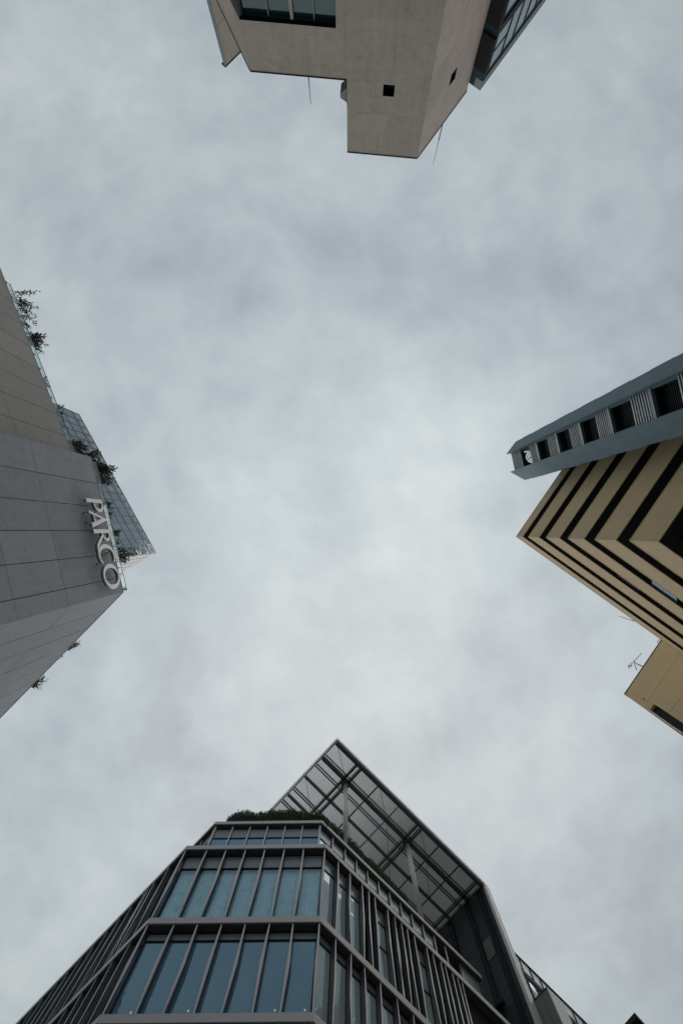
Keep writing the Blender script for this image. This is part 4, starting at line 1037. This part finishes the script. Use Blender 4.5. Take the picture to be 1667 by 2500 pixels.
    bl = [0.2, bm_, boff(530, 530), boff(325, 745), boff(325, 745) * 2 - boff(530, 530)]
    al = [0.15] + [a1_ + DA * f for f in (-0.0, 1 / 3, 2 / 3, 1, 4 / 3, 5 / 3)]
    for i in range(len(al) - 1):
        for j in range(len(bl) - 1):
            p, q = cp(al[i], bl[j + 1]), cp(al[i + 1], bl[j])
            p, q = cp(al[i], bl[j]), cp(al[i + 1], bl[j + 1])
            if (i + j) % 2 == 0: k.tube((p.x, p.y, hC - 0.24 + EYE), (q.x, q.y, hC - 0.24 + EYE), 0.014, n=5)
    k.build('tie_rod', M['steel'], cn)
    for c in (col1, col2):
        k = MB(); c = c + (c.normalized() * 0.12)
        k.tube((c.x, c.y, h0 + EYE), (c.x, c.y, hC - 0.62 + EYE), 0.125, n=20); o = k.build('column', M['column'], b, smooth=True)
        k = MB(); k.tube((c.x, c.y, hC - 0.78 + EYE), (c.x, c.y, hC - 0.60 + EYE), 0.19, 0.30, n=16); k.build('column_head', M['steel'], o)
    # ---- end wall folding down from the canopy
    EW = Fr(CR, V2(CR) + bd); EW.n = -ad
    ew = bpy.data.objects.new('end_wall', None); COL.objects.link(ew); ew.parent = b; BASE[ew.name] = BASE[b.name]
    k = MB(); k.box(EW, 0.02, LL, -EYE, hC - 0.02, -0.35, -0.06); k.build('wall_core', M['transom'], ew)
    k = MB(); z = hC - 0.2
    while z > 18: k.box(EW, 0.14, LL - 0.05, z - 0.105, z - 0.03, -0.058, -0.01); z -= 0.12
    k.build('ribbed_cladding', M['rib_wall'], ew)
    k = MB(); k.box(EW, -0.04, 0.12, -EYE, hC - 0.362, -0.37, 0.04); k.build('edge_trim', M['fascia'], ew)
    for x, y in ((880, 185), (765, 285), (600, 450)):
        bb = EW.uv(*c940(x, y + 15))[0]
        k = MB(); k.box(EW, bb - 0.14, bb + 0.14, 18, hC - 0.3, 0.0, 0.09); k.build('pilaster', M['transom'], ew)
    pz = [EW.uv(*c940(*p)) for p in ((940, 660), (1005, 610), (1065, 890), (985, 940))]
    k = MB(); k.box(EW, min(p[0] for p in pz) + .1, max(p[0] for p in pz) - .1, min(p[1] for p in pz) + .5, max(p[1] for p in pz) - .3, -0.005, 0.02); k.build('sky_gap_patch', M['rib_pale'], ew)  # lighter patch painting the sky light that shines through a gap
    u, z = EW.uv(*c940(1065, 1285), 0.3)
    sc = thing('security_camera', 'dark bracket camera fixed to the ribbed end wall of the hotel canopy', 'camera', EW.P(u, z, 0))
    k = MB(); k.box(EW, u - 0.26, u + 0.26, z - 0.06, z + 0.14, 0.05, 0.28); k.build('arm', M['transom'], sc)
    for s in (-1, 1):
        k = MB(); k.lathe(EW.P(u + 0.18 * s, z - 0.36, 0.3), [(0.05, 0.0), (0.11, 0.06), (0.11, 0.26), (0.06, 0.36)]); k.build('dome', M['transom'], sc)

    # ---- hedges along the roof edge
    def hedge(label, fr, prof, d0, d1, n, ls, mat, mat2=None, split=None):
        t = thing('hedge', label, 'hedge', fr.P(prof[0][0], h0, (d0 + d1) / 2), 'hedges on the hotel roof edge')
        def ztop(u):
            for (ua, za), (ub, zb) in zip(prof[:-1], prof[1:]):
                if min(ua, ub) <= u <= max(ua, ub): return za + (zb - za) * (u - ua) / (ub - ua)
            return prof[-1][1]
        ua, ub = prof[0][0], prof[-1][0]
        groups = {}
        for i in range(n):
            u = random.uniform(ua, ub); zt = ztop(u) - 0.06 + 0.08 * math.sin(u * 5.1) + 0.06 * math.sin(u * 11.7) + random.gauss(0, 0.05)
            d = d0 + (d1 - d0) * (1 - random.random() ** 2.0)
            z = h0 + max(0.05, (zt - h0)) * (random.random() ** 0.6)
            m = mat2 if (mat2 and u < split + random.gauss(0, 0.3)) else mat
            lf = groups.setdefault(m, MB())
            leaf(lf, fr.P(u, z - ls * 0.7, d), Vector((random.gauss(0, .45), random.gauss(0, .45), 1)), rv(), ls * random.uniform(.7, 1.4), ls * random.uniform(.25, .45))
        for m, lf in groups.items(): lf.build('foliage', M[m], t, norm=False)
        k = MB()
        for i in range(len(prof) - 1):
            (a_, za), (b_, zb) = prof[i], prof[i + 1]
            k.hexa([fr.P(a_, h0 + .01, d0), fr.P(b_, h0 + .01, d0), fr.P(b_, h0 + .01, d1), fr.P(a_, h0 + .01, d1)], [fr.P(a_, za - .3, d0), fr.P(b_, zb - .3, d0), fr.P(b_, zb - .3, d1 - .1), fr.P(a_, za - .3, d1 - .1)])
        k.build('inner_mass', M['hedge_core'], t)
    dH = SB - 0.35
    pr = [F.uv(*c380(*p), dH + 0.12) for p in ((552, 120), (590, 82), (640, 66), (690, 60), (770, 72), (830, 70), (930, 58), (1010, 50), (1090, 62), (1180, 78), (1265, 90), (1325, 130))]
    hedge('thick clipped hedge along the front roof edge, half grey green and half bright green', F, pr, dH - 0.6, dH + 0.15, 17000, 0.13, 'leaf_hedge', 'leaf_grey', F.uv(*c380(800, 90), dH)[0])
    pr = [S.uv(*c760(*p), dH + 0.12) for p in ((230, 15), (330, 105), (480, 220), (600, 350), (700, 470), (860, 600), (930, 680), (1010, 770), (1100, 870), (1180, 935), (1225, 1045))]
    hedge('low narrow dark hedge running down the right roof edge behind the columns', S, pr, dH - 0.5, dH + 0.15, 12000, 0.12, 'leaf_hedge')

    # ---- small lamps just inside the lower glazing
    for fr, x, y, lab in ((F, 320, 2472, 'small warm lantern in the leftmost lower front window'), (F, 460, 2468, 'brightest warm lantern inside the third lower front window'), (F, 671, 2466, 'small warm lantern inside the sixth lower front window'),
                          (F, 744, 2466, 'faint warm lantern inside the last lower front window by the corner'), (S, 865.3, 2488, 'warm lantern behind the lower glazing of the right side')):
        u, z = fr.uv(x, y, DG - 0.25); zf = h3 if fr is F else h3
        t = thing('lantern', lab, 'lamp', fr.P(u, zf, DG - 0.25), 'lanterns inside the lower windows')
        k = MB(); k.lathe(fr.P(u, zf + 0.0, DG - 0.25), [(0.05, 0.0), (0.05, 0.02), (0.02, 0.04), (0.02, max(0.06, z - zf - 0.06))], 10); k.build('stand', M['transom'], t)
        k = MB(); k.lathe(fr.P(u, z - 0.07, DG - 0.25), [(0.008, 0.0), (0.024, 0.03), (0.02, 0.07), (0.004, 0.12)], 10); k.build('bulb', M['lamp'], t)

    # ---- plain glazed wing beyond the end wall
    hG = 36.2; cg = crop(1240, 2300, .27232)
    G = Fr(site(1239.5, 2309.5, hG), site(1433, 2500, hG))
    gw = thing('glazed_wing', 'glazed wing with grey upper panes beyond the ribbed end wall', 'building', foot(G.P(0, 0)))
    g0 = (V2(CR) - G.A).dot(G.u) + 0.45; LG = 16.0
    za = G.uv(*cg(130, 245))[1]; zb = G.uv(*cg(155, 300))[1]
    um = [G.uv(*cg(*p))[0] for p in ((95, 140), (187, 232), (278, 318), (372, 408), (466, 497), (563, 592), (655, 680))]
    du = (um[-1] - um[0]) / 6; ug = [um[0] - du] + um + [um[-1] + du * i for i in range(1, 6)]
    zrows = [(za + .02, hG - 0.10, 'glass_pale'), (zb - 3.6, zb, 'glass_blue')]
    for i in range(len(ug) - 1):
        k = MB(); k.box(G, max(g0, ug[i]) + 0.02, ug[i + 1] - 0.02, za + 0.02, hG - 0.1, -0.08, -0.03); o = k.build('window', M['pale_spandrel'], gw)
        k = MB(); k.box(G, max(g0, ug[i]) + 0.02, ug[i + 1] - 0.02, zb - 3.6, zb, -0.08, -0.05); o = k.build('window', M['glass_pale' if i < 3 else 'glass_dark'], gw)
        k = MB(); k.box(G, ug[i + 1] - 0.025, ug[i + 1] + 0.025, zb - 3.6, hG - 0.1, -0.04, 0.0); k.build('mullion', M['transom'], gw)
    k = MB(); k.box(G, g0, LG, za * 1.0 - (za - zb), za, -0.3, 0.004); k.box(G, g0, LG, hG - 0.1, hG, -0.3, 0.02); k.build('floor_band', M['transom'], gw)
    k = MB(); k.box(G, g0, LG, -EYE, zb - 3.6, -0.3, -0.01); k.box(G, g0, LG, zb - 3.62, hG - 0.02, -3.2, -3.0); k.box(G, g0, LG, hG - 0.06, hG - 0.02, -3.0, -0.3); k.build('core_wall', M['room'], gw)
    zq = G.uv(1294.5, 2450.3)[1]
    i0 = V2(G.P(G.uv(1294.5, 2450.3)[0], 0)); o0 = V2(site(1332.6, 2410.3, zq)); B2 = Fr(i0, o0)
    bx = thing('stair_box', 'dark green grey box with panel joints projecting from the glazed wing', 'building', foot(o0))
    k = MB(); n = 3; st = B2.L / n
    for i in range(n): k.box(B2, st * i + 0.008, st * (i + 1) - 0.008, -EYE, zq - 0.06, -0.12, 0.0)
    k.build('wall', M['slat'], bx)
    k = MB(); k.box(B2, 0.02, B2.L - 0.01, -EYE, zq - 0.08, -0.95, -0.122); k.build('core_wall', M['charcoal'], bx)
    k = MB(); k.box(B2, 0.0, B2.L + 0.03, zq - 0.058, zq, -0.98, 0.02); k.build('coping', M['transom'], bx)
    k = MB(); k.box(B2, B2.L + 0.002, B2.L + 0.05, -EYE, zq - 0.06, -0.98, 0.01); k.build('edge_trim', M['fascia'], bx)
    u, z = G.uv(*cg(212, 520), -0.3)
    t = thing('lantern', 'tiny warm lantern in the glazed wing beside the end wall', 'lamp', G.P(u, zb - 3.6, -0.3))
    k = MB(); k.lathe(G.P(u, z - 0.1, -0.3), [(0.012, 0.0), (0.04, 0.04), (0.03, 0.10), (0.004, 0.17)], 10); k.build('bulb', M['lamp'], t)
    k = MB(); k.tube(G.P(u, z + 0.07, -0.3), G.P(u, zb, -0.3), 0.006, n=5); k.build('cord', M['transom'], t)

    # ---- corner of one more roof at the bottom edge
    hh = 30.0; Z0, Z1, Z2 = site(1547.7, 2471.6, hh), site(1523, 2500, hh), site(1573.6, 2500, hh)
    ua_, ub_ = (V2(Z1) - V2(Z0)).normalized(), (V2(Z2) - V2(Z0)).normalized()
    hb = thing('corner_roof_building', 'dark edged flat roof corner over buff walls at the very bottom of the view', 'building', foot(Z0))
    z0_ = V2(Z0)
    k = MB(); k.plan([z0_, z0_ + ub_ * 7, z0_ + ub_ * 7 + ua_ * 7, z0_ + ua_ * 7], hh - 0.28, hh); k.build('roof', M['transom'], hb)
    i_ = z0_ + (ua_ + ub_) * 0.22
    k = MB(); k.plan([i_, i_ + ub_ * 6.5, i_ + ub_ * 6.5 + ua_ * 6.5, i_ + ua_ * 6.5], -EYE, hh - 0.285); k.build('wall', M['beige'], hb)
    k = MB(); a_ = Fr(i_, i_ + ua_); k.box(a_, 0.25, 0.75, hh - 2.2, hh - 0.7, 0.003, 0.03); k.build('window', M['glass_pale'], hb)
hotel()
